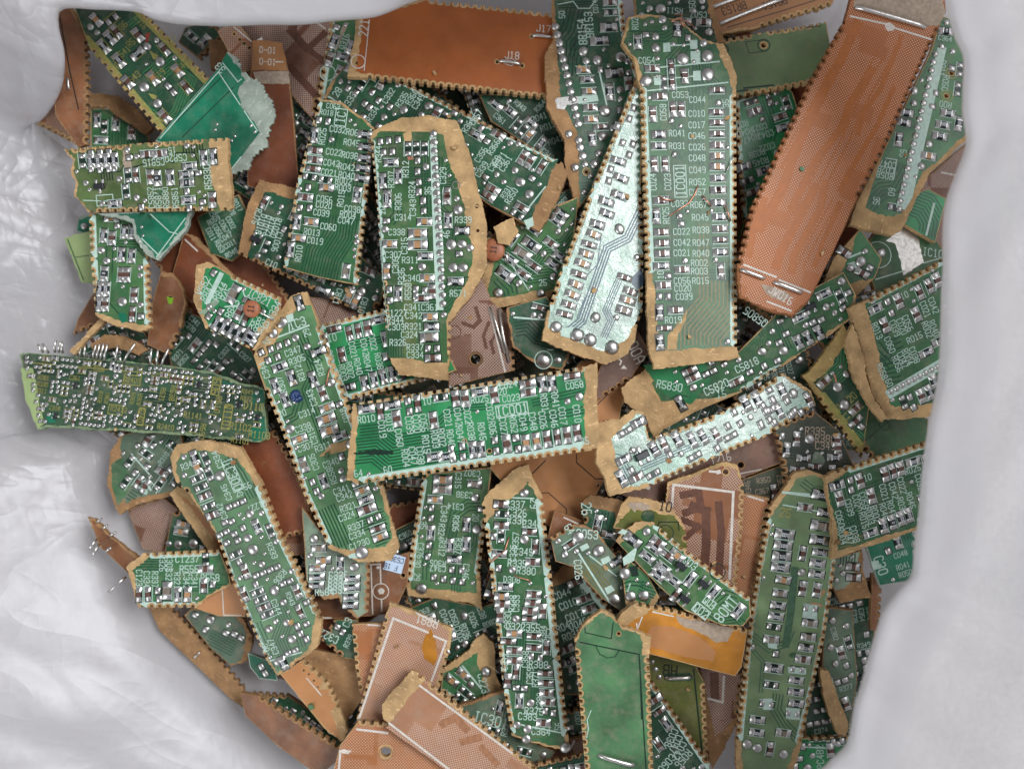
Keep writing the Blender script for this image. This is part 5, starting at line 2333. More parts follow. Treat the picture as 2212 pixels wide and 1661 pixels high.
B(4, 'plg', 0, 0.7, "dusty faded piece with pale chips beneath the long slanting piece's foot",
  "652,1095s 718,1180s 800,1215t 796,1320s 772,1336r 738,1305r 732,1290r1 700,1295s 662,1255s",
  """D2 T C326 715 115 0 1.5
D2 T C332 712 145 0 1.5
D2 T C334 710 175 0 1.5
D2 T C330 708 205 0 1.5
D2 T R333 706 235 0 1.5
D2 T R564 605 250 0 1.5
D2 R 545 65 h
D2 R 545 135 h
D2 R 540 200 h
D2 R 730 25 v
D2 R 825 145 h
D2 R 820 215 h
D2 R 812 290 h
D2 R 808 355 h
C2 G 560 1420 h
C2 K 550 1575 h""", txt=0.1, pool="GKE", tr=0.3)
B(3, 'rbr', 80, 0, "smooth red brown piece with two tiny holes between the slanting pieces",
  "522,962s 592,928t 640,1010t 682,1120s 664,1150t 604,1165s 560,1050s",
  "C2 H 235 588 14\nC2 H 130 760 14\nC1 H 2090 762 12", tilt=(0.05, -0.02))
B(2, 'htb', 0, 0, "brown dotted corner with a white edge line below the smooth red brown piece",
  "600,1135s 680,1100s 690,1190s 640,1200s 606,1190s", "C2 P 0.4 430 1090 435 1270")
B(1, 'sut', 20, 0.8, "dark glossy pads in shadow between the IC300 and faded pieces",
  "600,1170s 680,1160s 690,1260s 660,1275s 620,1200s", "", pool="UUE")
B(2, 'brn', 0, 0, "brown piece with a white keyhole outline beneath the small blue sticker",
  "672,1268s 795,1218s 885,1192s 880,1262s 850,1325s 800,1330s 690,1338s 668,1300s",
  """D2 P 0.3 985 420 972 35 1045 30 1050 185
D2 O 1050 245 62
D2 D wht 1025 240 1040 222 1065 220 1080 240 1070 265 1040 268
D2 P 0.3 1055 310 1058 430
D2 D wht 1010 55 1030 42 1042 60 1025 72
D2 P 0.3 540 452 830 458
D2 O 480 240 28
D2 H 1225 120 18""")
B(6, 'gr2', 184, 0.47, "green piece with upside down C307 C315 lettering left of the R337 piece",
  "912,1030t0.8 918,1024s 1062,1010s 1050,1120t0.8 1036,1240r0.8 1042,1318r3 1010,1300r2.4 940,1292r1.6 882,1287r1 878,1262t0.8 892,1150t0.8",
  """C2 T C307 1770 830
C2 T C315 1662 885 90
C2 T C338 1710 1000
C2 T C314 1640 1092
C2 T C343 1548 1150 90
C2 T R324 1528 1290 90
C2 T R306 1642 1225 90
C2 T R307 1662 1405 90
C2 T R312 1532 1420 90
C2 T C376 1362 1440 90
C2 T C347 1500 1580
C2 T R305 1500 1540
C2 T 20 1800 1180 90
C2 T 35 1385 1240 90
D2 T 30 1340 25 90
D2 T 29 1335 130 90
D2 T C346 1722 90 90
C2 K 1540 880 hb
C2 G 1535 955 hb
C2 K 1478 1035 h
C2 G 1790 915 h
C2 U 1450 1105 1445 1185 1430 1400 1420 1490
C2 R 1445 1300 v
C2 R 1725 1235 v
C2 R 1597 1400 v
C2 R 1725 1390 v
C2 R 1630 1510 h
C2 U 1610 1592 1690 1597
C2 B 1795 1022 36
C2 B 1835 870 18
D2 U 1468 135 1545 150 1620 162 1692 170
D2 B 1370 225 45
C2 L 4 28 10 1600 1330 1640 1150 1740 1080 1830 1080
C2 L 3 26 10 1400 1560 1440 1380
D2 L 2 30 10 1395 150 1400 -60
D2 M 5 30 10 1640 240 1645 300""", txt=0.05, tr=0.2)
B(7, 'grn', 3, 0.59, "tall dark green piece lettered R337 C326 with a tan torn top, bottom centre",
  "1041,1088r3 1058,1060r4.5 1118,1010r4 1142,1003r1.5 1149,1030r1.2 1172,1072t1.2 1192,1243t1.2 1210,1420t1.2 1228,1590r0.8 1232,1622r 1180,1612r0.5 1105,1588t0.6 1086,1480t0.6 1070,1330t0.6 1056,1210t0.6",
  """C3 T R337 152 1075 0 1.5
C3 T C326 168 1140 0 1.5
C3 T R336 165 1200 0 1.5
C3 T C346 285 1228 0 1.5
C3 T R357 155 1360 90
C3 T C345 218 1450 0 1.5
C3 T C325 135 1460 90
C3 T R335 168 1540 0 1.5
C3 T R380 238 1600 0 1.5
C3 T 29 302 1070 -90 1.6
C3 C 40 1075 h
C3 E 50 1152 h
C3 C 45 1240 h
C3 E 40 1325 v
C3 B 225 985 40
C3 C 265 1292 h
C3 B 225 1352 38
C3 C 312 1410 v
C3 C 290 1530 h
C3 B 130 1592 30
C3 P 0.3 40 1020 330 1030
C3 P 0.3 290 950 320 1020
D3 T R338 128 340 90
D3 T C353 160 340 90
D3 T C330 92 470 90
D3 T D322 155 522 0 1.5
D3 T C355 272 530 0 1.5
D3 T R388 335 822 0 1.5
D3 T R375 300 1190 0 1.5
D3 T C383 250 1232 0 1.5
D3 T R384 370 580 90
D3 T C357 420 600 90
D3 T C359 268 910 90
D3 T R371 312 935 90
D3 T C382 345 1110 90
D3 T D308 125 152 0 1.3
D3 T C364 355 1350 0 1.5
D3 T C332 70 800 90
D3 T C358 230 780 90
D3 T 56 490 1310 90
D3 R 75 210 h
D3 K 45 285 h
D3 C 50 345 h
D3 C 30 430 v
D3 C 300 270 h
D3 C 290 335 h
D3 C 270 400 h
D3 C 265 460 h
D3 C 370 400 v
D3 K 145 577 h
D3 C 300 600 h
D3 C 300 690 h
D3 C 400 690 v
D3 C 98 640 h
D3 C 145 712 h
D3 C 145 790 h
D3 U 280 760 350 770
D3 C 158 880 v
D3 C 92 950 v
D3 C 390 890 h
D3 C 395 968 h
D3 C 400 1045 h
D3 C 410 1118 h
D3 R 185 1110 v
D3 B 160 460 36
D3 B 130 75 30
D3 B 275 1125 34
D3 B 420 840 18
D3 U 390 1190 455 1205
D3 C 375 1282 h
D3 B 250 1330 38
D3 B 240 1412 38
D3 B 548 1478 42
D3 P 0.3 140 1285 560 1370""", txt=0.1, tr=0.15)
B(3, 'drk', 68, 0.90, "dark tilted piece with a row of joints and C050 C003 lettering, low in the middle",
  "888,1312s 940,1290s 1040,1310s 1075,1300s 1082,1400s 1010,1440s 950,1420s 920,1370s",
  "D2 T C046 1555 450 0\nD2 T C050 1625 450 0\nD2 T C003 1670 580 0\nD2 T R036 1720 560 0\nD2 T R038 1840 400 0\nD2 T C026 1780 470 0\nD2 B 1710 440 36\nD2 B 1715 660 34", txt=0.6)
B(4, 'grn', 40, 0.65, "small green piece lettered C223 under a curled tan horn, low centre",
  "958,1442r1 1012,1405r1.2 1022,1385r3 1045,1368r4 1066,1388r4 1072,1460r3 1088,1500s 1010,1535t 952,1492s",
  "D2 T C223 1860 970 -35 1.6\nD2 B 1880 880 44\nD2 P 0.35 1660 790 1840 1010\nD2 K 1700 900 h\nD2 K 1610 950 h", txt=0.05, pool="CREEK")
B(5, 'gry', 14, 0.6, "faded green piece lettered IC301 at the bottom under the tall R337 piece",
  "985,1525r 1090,1490s 1115,1590s 1200,1622s 1180,1655s 1090,1625r 1010,1568r",
  "D2 T IC301 1920 1260 0 2.2\nD2 H 1945 1300 20\nD2 T R33 2030 1340 90\nD2 T C324 2100 1235 0 1.5", pool="EUR", txt=0.1)
B(5, 'htp', 17, 0, "dusty tan dotted piece with a white frame, R881 lettering and an amber fleck",
  "842,1300r0.8 900,1322r0.8 978,1357r0.8 972,1400t0.4 950,1482s 905,1560s 880,1600s 758,1600t0.4 776,1530t0.4 832,1330r",
  """D2 P 0.5 868 1275 1148 458 1420 568
D2 P 0.45 1470 598 1565 638 1440 980
D2 T R881 1415 480 180 1.8
D2 D wht 1320 405 1500 490 1480 500 1340 430
D2 D amb 1415 555 1450 548 1485 640 1500 760 1465 832 1390 775 1372 690""")
B(4, 'hto', 5, 0, "orange brown dotted piece with pear shaped blanks left of the R881 piece",
  "760,1348s 835,1345s 860,1380s 830,1480s 780,1510t0.4 768,1440t0.4", "D2 P 0.35 830 500 1040 515")
B(3, 'drk', 25, 0.90, "small green piece lettered C322 above the brown shadowed gap",
  "694,1382t 722,1338s 772,1338s 775,1425s 740,1420t", "D2 T C322 640 600 180 1.6\nD2 T C3 785 490 90 1.5", pool="CEUU")
B(1, 'tn2', 20, 0, "grey brown shadowed piece in the gap under the C322 piece",
  "660,1400s 780,1420s 790,1500s 740,1570s 700,1540s 655,1440s", "")
B(0, 'sut', -50, 0.9, "blue black parts in shadow beside the slender tan piece's tip",
  "700,1540s 790,1440s 800,1540s 760,1600s 730,1590s", "", pool="UUE")
B(7, 'htp', 32, 0, "pinkish dotted piece with white border lines and a tan snapped corner, bottom",
  "826,1520r5 888,1448r1 902,1452t0.8 1160,1660s 1150,1680s 985,1680s 828,1552r0.4",
  """D2 P 0.45 1225 1060 1310 955 2180 1590 2350 1720
D2 P 0.45 1070 1250 1720 1750
D2 P 0.3 1240 1030 1290 955
D2 P 0.3 1255 1010 1310 970
D2 L 1 10 60 1540 1290 1640 1240 1720 1330
D2 L 1 10 60 1700 1430 1820 1400
D2 L 1 10 50 1850 1480 1960 1600""")
B(6, 'hto', 3, 0, "orange dotted piece with two dark holes in the bottom edge of the photo",
  "716,1680s 735,1608s 742,1600s 775,1556t0.8 850,1562s 990,1660s 985,1680s",
  """D2 P 0.5 835 1330 1100 1362
D2 D wht 715 1500 760 1490 820 1500 790 1530 730 1520
D2 P 0.45 730 1510 715 1680
D2 H 1088 1512 42
D2 H 1425 1555 34
D2 O 1088 1525 54 bnp""")
B(4, 'htm', -12, 0, "brown dotted strip crossing the bottom right of the faded IC301 piece",
  "1095,1650s 1180,1605s 1270,1590s 1275,1630t 1130,1668s", "D3 P 0.5 670 1330 590 1480")
B(5, 'drk', -12, 0.90, "dense green piece cut by the photo's bottom edge beside the plain green piece",
  "1130,1655t 1275,1622s 1280,1680s 1130,1680s", "", pool="CEUU")
B(5, 'drm', 68, 0.57, "dark green piece lettered C044 C010 C017 with tan torn top, beside the R337 piece",
  "1192,1250r1.5 1215,1222r4 1248,1216r2.5 1262,1238t0.7 1330,1330s 1330,1400s 1250,1500s 1222,1500s 1205,1390s",
  """D3 T C044 520 265 90 1.5
D3 T C010 570 345 90 1.5
D3 T C017 620 435 90 1.5
D3 T C046 650 500 90 1.5
D3 T R041 545 520 90 1.5
D3 T R031 595 590 90 1.5
D3 C 620 175 v
D3 C 690 305 v
D3 C 735 380 v
D3 C 560 700 v
D3 T 55 695 225 0""", txt=0.1)
B(8, 'bck', 2, 0, "plain dusty green bare-backed piece with one wire link, bottom centre right",
  "1241,1382r0.5 1258,1350r0.5 1298,1318r0.5 1325,1330r0.5 1345,1354r 1388,1366r0.6 1408,1376r2.6 1402,1416t0.5 1412,1680s 1266,1680t0.5",
  """D3 N 0.25 660 1640 632 640 1130 742 1185 1640
D3 N 0.2 700 490 705 570 910 618 930 460
D3 N 0.15 790 680 820 740 880 770 940 760 970 715
D3 N 0.25 1130 742 1140 900 1150 1250
D3 H 970 580 15
D3 W 815 1535 1085 1612 0.5
D3 P 0.18 750 1185 720 1260 730 1330 715 1400""")
B(7, 'amb', 15, 0, "glossy amber orange piece with white edge lines and bare sandy patch",
  "1330,1350r2 1345,1322r3 1375,1302t0.8 1460,1318t0.8 1615,1360s 1602,1440s 1588,1460s 1396,1410s 1368,1372r",
  """D3 P 0.3 1110 560 1175 392 1400 442
D3 P 0.4 1205 735 1880 912
D3 D dst 1420 435 1500 460 1700 492 1880 545 1830 640 1740 650 1620 580 1450 500
D3 D cen 1230 520 1400 520 1600 600 1740 720 1720 800 1480 760 1220 680 1180 600
D3 P 0.3 1080 470 1110 500 1120 560""")
B(4, 'ol2', 4, 0, "yellow olive piece lettered HB with a wire link under the amber piece",
  "1400,1412s 1500,1432s 1522,1475t0.6 1530,1650s 1480,1610s 1405,1480s",
  "D3 T HB 1375 870 180 2.4 lbk\nD3 W 1345 925 1530 920 0.5\nD3 H 1540 915 16\nD3 N 0.35 1560 860 1640 1640\nD3 D drk 1330 890 1540 890 1560 930 1530 955 1340 950\nD3 B 1235 800 20\nD3 B 1260 860 22\nD3 B 1290 920 22", )
B(3, 'htm', 5, 0, "dark brown dotted piece with a white inner corner below the amber piece",
  "1512,1440s 1602,1455t 1595,1545s 1585,1575r3 1540,1660r3 1525,1600s", "D3 P 0.5 1650 1085 1790 1120 1800 920\nD3 L 1 10 70 1725 920 1730 1080")
B(5, 'drm', 55, 0.59, "green piece with toothed slope lettered C060 R056 right of the plain green piece",
  "1398,1462s 1404,1462t0.9 1532,1645s 1535,1680s 1405,1680s",
  """D3 T C038 1385 1400 -60 1.5
D3 T C047 1420 1450 -60 1.5
D3 T C042 1450 1500 -60 1.5
D3 T C060 1350 1600 -75 1.6
D3 T R056 1480 1565 -75 1.6
D3 R 1345 1290 h
D3 C 1255 1100 v
D3 C 1290 1190 v""", txt=0.1)
B(7, 'gr2', 38, 0.50, "olive green slanting piece lettered 80MT and Q02 above the amber piece",
  "1330,1168r1 1345,1150r2 1372,1128r 1412,1128t0.5 1480,1185t0.5 1620,1290s 1622,1330s 1605,1352s 1560,1350s 1480,1318s 1420,1262s 1372,1212s",
  """C3 T Q03 1535 1540 0 1.5
D3 T Q04 1690 335 0 1.4
D3 T Q02 1620 400 0 1.6
D3 T 80MT 1815 385 90 2.1
D3 X 1685 335 95 60
D3 X 1620 400 130 75
C3 R 1080 1355 hb
C3 R 1250 1420 h
C3 R 1195 1490 h
C3 R 1300 1592 h
C3 C 1355 1480 h
C3 C 1280 1375 h
C3 K 1430 1480 h
C3 Q 1460 1560 h
C3 B 1190 1290 36
C3 B 1110 1545 28
C3 S 960 1300 1000 1270 1060 1290 1030 1320
C3 S 1000 1500 1120 1400 1090 1520 1010 1560
D3 R 1275 120 h
D3 R 1320 60 h
D3 R 1195 112 h
D3 R 1400 160 h
D3 R 1535 150 v
D3 R 1300 240 h
D3 R 1720 250 v
D3 R 1915 400 v
D3 R 1400 335 h
D3 Q 1640 185 h
D3 Q 1490 300 h
D3 C 1420 270 v
D3 L 3 30 10 1750 330 1820 270 1900 300
D3 O 1750 90 60 ldd
C3 O 1340 1300 60 ldd""", txt=0.1, tr=0.3)
B(5, 'gry', 55, 0.25, "grey green piece lettered C053 with slanted fine lines and pale squares",
  "1188,1160t 1240,1132r 1262,1134s 1290,1150r 1330,1200s 1375,1290s 1345,1322s 1300,1292s 1240,1225s 1200,1212s",
  """C3 T C053 720 1310 50 1.7
C3 B 650 1335 52
C3 B 812 1442 50
C3 B 545 1470 30
C3 B 895 1415 24
C3 B 730 1460 18
C3 C 590 1390 v
C3 R 955 1525 v
C3 S 660 1410 720 1380 738 1415 680 1448
C3 S 825 1510 890 1480 910 1520 845 1555
D3 S 855 220 910 195 940 235 880 270
D3 B 940 310 48
D3 M 8 26 10 640 40 900 330
C3 M 8 26 10 760 1560 820 1640
D3 P 0.4 650 -60 930 380
C3 P 0.3 740 1480 950 1640
C3 T C026 650 1590 -30 1.5
C3 T 64 580 1270 0 1.5""", txt=0.1, tr=0.1)
B(4, 'drk', 12, 0.60, "small dark green piece numbered 26 with a split tan upper rim",
  "1256,1085r0.6 1275,1068r2.6 1345,1082r2 1352,1140s 1320,1185s 1290,1168s 1262,1130t",
  "C3 T 26 715 1110 -75 2.0\nC3 R 805 1220 v\nC3 P 0.25 920 1130 930 1085 980 1080", txt=0.1)
B(6, 'ol2', 10, 0, "rounded yellow olive piece with one drilled hole and tan top, lower right of centre",
  "1325,1140s 1342,1090r2 1358,1072r2.6 1405,1078r2 1448,1090r 1480,1140t0.4 1486,1185s 1440,1180s 1400,1130s 1360,1145s",
  """C3 H 1200 1170 20
C3 O 1200 1170 48 drk
C3 D drk 1150 1165 1200 1125 1250 1160 1245 1210 1180 1210
C3 D dst 1050 1060 1150 1060 1225 1090 1180 1130 1110 1110 1100 1140 1040 1080
C3 N 0.22 1280 1240 1290 1215 1440 1215 1445 1280
C3 T 10 1340 1090 0 2 lbk""")
B(6, 'grn', 20, 0.52, "little green piece with three bulging black solder joints",
  "1345,1235s 1362,1212s 1398,1240s 1425,1290r1 1405,1320r1 1352,1305s",
  "D3 B 1020 105 50\nD3 B 1065 285 44\nD3 B 1170 280 44\nD3 D ldd 1050 50 1120 40 1130 120 1070 130\nD3 L 2 30 12 980 210 1060 180 1160 190\nD3 T 1 1050 215 0 1.6", txt=0)
B(3, 'brn', 25, 0, "warm brown triangle with a white edge below the plain centre orange piece",
  "1182,1165s 1198,1102s 1300,1140s 1330,1170s 1240,1175s", "C3 P 0.4 400 1150 430 1140\nC3 P 0.35 540 1180 660 1235")
B(3, 'htm', 0, 0, "purple brown dotted piece with two round holes right of the tall jointed piece",
  "1040,590s 1062,650s 1108,690t0.6 1112,800s 970,835s 962,690s 1000,640s",
  """B2 H 1630 1170 40
B2 O 1630 1170 52 bnm
B2 H 1798 1383 42
B2 O 1798 1383 54 bnm
B2 L 1 10 30 1800 980 1830 1080 1780 1130 1700 1100
B2 L 1 10 26 1900 1100 1860 1200 1880 1290
B2 L 1 10 26 1980 1150 1920 1250 1940 1330
B2 P 0.4 1905 980 2030 1480""", tilt=(0.0, 0.02))
B(3, 'drk', 15, 0.49, "dark green piece with a large ringed solder joint below the 000 piece",
  "1095,665s 1180,640s 1215,690s 1240,745r 1215,800r 1180,792r 1140,775r 1108,750r 1098,700r",
  "B3 B 375 1395 56\nB3 O 375 1390 70\nB3 P 0.4 145 1055 380 1072\nB3 L 6 26 9 120 1140 250 1120 330 1200 440 1230\nB3 P 0.3 410 1310 450 1310", txt=0.1, tr=0.3)
B(3, 'mve', 62, 0, "dull brown piece lettered 00A with a pale arrow under the mirroring piece",
  "1285,825s 1300,785s 1372,705s 1402,760s 1360,820t 1290,868s", "B3 T 00A 1110 1330 0 2.3\nB3 S 985 1460 1035 1460 1010 1430\nB3 P 0.3 960 1370 990 1400 980 1425")
B(2, 'tn2', 30, 0, "small tan splinter left of the ringed solder joint piece",
  "1110,660s 1140,655s 1170,665r 1160,690r 1130,700s", "")
B(2, 'drk', 45, 0.85, "dark crowded piece in the shade right of the slanting R335 piece",
  "1150,520s 1180,430s 1265,395s 1270,500s 1220,570s", "", pool="CREU")
B(2, 'grn', 30, 0.60, "small green piece with one fat joint beside the large red orange piece's lower end",
  "1770,640r3 1800,560s 1858,495s 1905,560s 1890,600s 1850,640r3 1800,650r3",
  "B4 B 920 615 46\nB4 C 790 540 h\nB4 C 930 705 h\nB4 P 0.4 660 650 920 545\nB4 S 815 630 880 610 900 660 840 680", txt=0.1)
B(3, 'drk', -18, 0.60, "black chip cluster on a dark piece under the R013 piece's upper rim",
  "1800,665s 1890,625s 1930,640s 1880,690s 1830,740s", "B4 Q 850 830 hb\nB4 Q 950 800 h", pool="CR", txt=0)
B(5, 'tan', 25, 0, "flat sandy bare scrap beside the plain centre orange piece's upper end",
  "1342,838r 1372,812r 1400,830r 1438,885r 1432,930r 1412,945r 1395,900r 1350,870r", "")
B(4, 'tan', 80, 0, "little tan scrap near the orange disc by the tall jointed piece",
  "1066,490r 1110,470r 1120,500r 1100,530r 1075,525r", "")
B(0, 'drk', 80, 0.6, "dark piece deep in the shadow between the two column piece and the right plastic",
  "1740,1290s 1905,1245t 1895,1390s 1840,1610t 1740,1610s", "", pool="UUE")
B(0, 'htm', 20, 0, "dark dotted sliver in the gap above the toothed C021 piece's corner",
  "650,640s 820,655s 800,730t 690,725s", "")
# ---- pieces buried under the others
random.seed(21)
BURIED = []
for lay in (-2, -1):
    for r in range(5):
        for c in range(7):
            cx = 330 + c * 255 + (r % 2) * 90 + random.uniform(-50, 50) + (60 if lay == -1 else 0)
            cy = 130 + r * 345 + random.uniform(-50, 50) + (130 if lay == -1 else 0)
            a = random.uniform(0, math.pi)
            BURIED.append((lay, cx, cy, a, random.uniform(150, 210), random.uniform(85, 110), random.choice(('drk', 'drk', 'sut', 'grn', 'drk', 'rbr'))))

# ================================================================== the plastic bag
def bag_material():
    """thin cloudy polythene: scatters, lets light and shapes through, crinkles with a sheen"""
    m = bpy.data.materials.new('bag')
    m.use_nodes = True
    nt = m.node_tree
    nt.nodes.clear()
    out = nt.nodes.new("ShaderNodeOutputMaterial")
    raw, v, oi = coords(nt)
    n1 = noise(nt, raw, 0.045, 5.0)
    dif = nt.nodes.new("ShaderNodeBsdfDiffuse")
    nt.links.new(ramp(nt, n1, 0.32, 0.68, (0.74, 0.73, 0.75, 1), (0.84, 0.80, 0.81, 1)), dif.inputs[0])
    tr = nt.nodes.new("ShaderNodeBsdfTranslucent")
    tr.inputs[0].default_value = (0.86, 0.83, 0.84, 1)
    gl = nt.nodes.new("ShaderNodeBsdfGlossy")
    gl.inputs["Roughness"].default_value = 0.34
    gl.inputs[0].default_value = (0.9, 0.9, 0.92, 1)
    tp = nt.nodes.new("ShaderNodeBsdfTransparent")
    tp.inputs[0].default_value = (0.93, 0.93, 0.95, 1)
    def mix(f, a, b):
        x = nt.nodes.new("ShaderNodeMixShader")
        if isinstance(f, float): x.inputs[0].default_value = f
        else: nt.links.new(f, x.inputs[0])
        nt.links.new(a, x.inputs[1]); nt.links.new(b, x.inputs[2])
        return x.outputs[0]
    s = mix(0.40, dif.outputs[0], tr.outputs[0])
    fr = nt.nodes.new("ShaderNodeFresnel")
    fr.inputs[0].default_value = 1.5
    s = mix(math_n(nt, 'ADD', fr.outputs[0], 0.02), s, gl.outputs[0])
    p0 = nt.nodes.new("ShaderNodeSeparateXYZ")
    nt.links.new(raw, p0.inputs[0])
    thin = nt.nodes.new("ShaderNodeMapRange")          # the film is stretched thinner over the right-hand rim
    thin.interpolation_type = 'SMOOTHSTEP'
    thin.inputs[1].default_value, thin.inputs[2].default_value, thin.inputs[4].default_value = 40, 75, 0.04
    nt.links.new(p0.outputs[0], thin.inputs[0])
    s = mix(math_n(nt, 'ADD', math_n(nt, 'ADD', math_n(nt, 'MULTIPLY', n1, 0.30), 0.14), thin.outputs[0]), s, tp.outputs[0])
    nt.links.new(s, out.inputs[0])
    hs = None
    for ang, sx, sy, w, dist in ((0.5, 0.010, 0.075, 1.0, 2), (-0.9, 0.014, 0.09, 0.6, 2), (0.15, 0.05, 0.16, 0.30, 3), (1.3, 0.06, 0.2, 0.2, 3)):
        m1 = nt.nodes.new("ShaderNodeMapping")
        m1.inputs["Rotation"].default_value = (0, 0, ang)
        nt.links.new(raw, m1.inputs[0])
        mp = nt.nodes.new("ShaderNodeMapping")
        mp.inputs["Scale"].default_value = (sx, sy, 0.05)
        nt.links.new(m1.outputs[0], mp.inputs[0])
        x = noise(nt, mp.outputs[0], 1.0, 2.0, 0.5)
        # creases: soft ridges where the noise crosses its middle
        r = math_n(nt, 'ABSOLUTE', math_n(nt, 'SUBTRACT', x, 0.5))
        r = math_n(nt, 'MULTIPLY', math_n(nt, 'POWER', r, 0.75), w)
        hs = r if hs is None else math_n(nt, 'ADD', hs, r)
    bn = nt.nodes.new("ShaderNodeBump")
    bn.inputs["Strength"].default_value = 0.75
    bn.inputs["Distance"].default_value = 3.4 * MM
    # the film is crumpled hardest beside the upper left of the heap, drawn smooth towards the bottom and the right
    px = nt.nodes.new("ShaderNodeSeparateXYZ")
    nt.links.new(raw, px.inputs[0])
    def span(sock, a, b):
        r = nt.nodes.new("ShaderNodeMapRange")
        r.interpolation_type = 'SMOOTHSTEP'
        r.inputs[1].default_value, r.inputs[2].default_value = a, b
        nt.links.new(sock, r.inputs[0])
        return r.outputs[0]
    cr = math_n(nt, 'MULTIPLY', span(px.outputs[0], -40, -85), span(px.outputs[1], -45, -10))
    hs = math_n(nt, 'MULTIPLY', hs, math_n(nt, 'ADD', math_n(nt, 'MULTIPLY', cr, 0.68), 0.14))
    nt.links.new(hs, bn.inputs["Height"])
    for nd in (dif, tr, gl): nt.links.new(bn.outputs[0], nd.inputs["Normal"])
    return m
MAKE['bag'] = bag_material

# the rim of the opening as seen in the photo: pixel, height of the rim (mm), overhang 0..1
RIM = [(40, 760, 2, 0), (120, 640, 3, 0), (150, 560, 3, 0), (135, 430, 3, 0), (120, 330, 6, 0.1), (140, 285, 12, 0.5), (142, 200, 22, 0.9), (140, 120, 28, 1), (128, 60, 32, 1),
       (135, 22, 34, 1), (210, 22, 34, 1), (295, 27, 34, 1), (330, 42, 34, 1), (385, 53, 34, 1), (480, 58, 34, 1), (574, 55, 34, 1), (650, 55, 34, 1), (727, 46, 34, 1),
       (800, 40, 34, 1), (840, 28, 34, 1), (877, 11, 34, 1), (918, -4, 34, 1), (1000, -40, 50, 1), (1300, -90, 50, 1), (1700, -90, 50, 1), (1960, -60, 52, 1),
       (2034, -10, 52, 1), (2048, 40, 52, 1), (2062, 85, 52, 1), (2080, 125, 52, 1), (2079, 190, 52, 1), (2078, 246, 52, 1), (2086, 312, 52, 1), (2062, 380, 52, 1),
       (2042, 437, 52, 1), (2036, 500, 52, 1), (2036, 570, 52, 1), (2032, 640, 52, 1), (2030, 710, 52, 1), (2025, 800, 52, 1), (2016, 860, 52, 1), (2003, 926, 52, 1),
       (1995, 980, 52, 1), (1989, 1041, 52, 1), (1982, 1123, 52, 1), (1974, 1190, 52, 1), (1968, 1240, 52, 1), (1940, 1275, 54, 1), (1908, 1319, 54, 1), (1890, 1370, 55, 1),
       (1874, 1420, 56, 1), (1862, 1470, 56, 1), (1845, 1524, 57, 1), (1830, 1600, 58, 1), (1795, 1638, 58, 1), (1740, 1690, 58, 1), (1600, 1780, 54, 1), (1300, 1830, 30, 0.5),
       (1000, 1830, 20, 0.1), (760, 1740, 8, 0), (690, 1672, 4, 0), (600, 1610, 4, 0), (520, 1545, 4, 0), (440, 1462, 4, 0), (350, 1370, 4, 0), (290, 1262, 4, 0),
       (255, 1180, 3, 0), (240, 1120, 3, 0), (215, 1040, 3, 0), (195, 980, 2, 0), (120, 935, 2, 0), (55, 930, 2, 0), (10, 860, 2, 0)]
def catmull(P, n):
    P = np.array(P, float)
    seg = np.linalg.norm(np.diff(np.vstack([P, P[:1]])[:, :2], axis=0), axis=1)
    cum = np.concatenate([[0], np.cumsum(seg)])
    out = []
    for s in np.linspace(0, cum[-1], n, endpoint=False):
        i = min(int(np.searchsorted(cum, s, 'right')) - 1, len(P) - 1)
        t = (s - cum[i]) / seg[i]
        a, b, c, d = P[i - 1], P[i], P[(i + 1) % len(P)], P[(i + 2) % len(P)]
        out.append(0.5 * ((2 * b) + (c - a) * t + (2 * a - 5 * b + 4 * c - d) * t ** 2 + (3 * b - a - 3 * c + d) * t ** 3))
    return np.array(out)
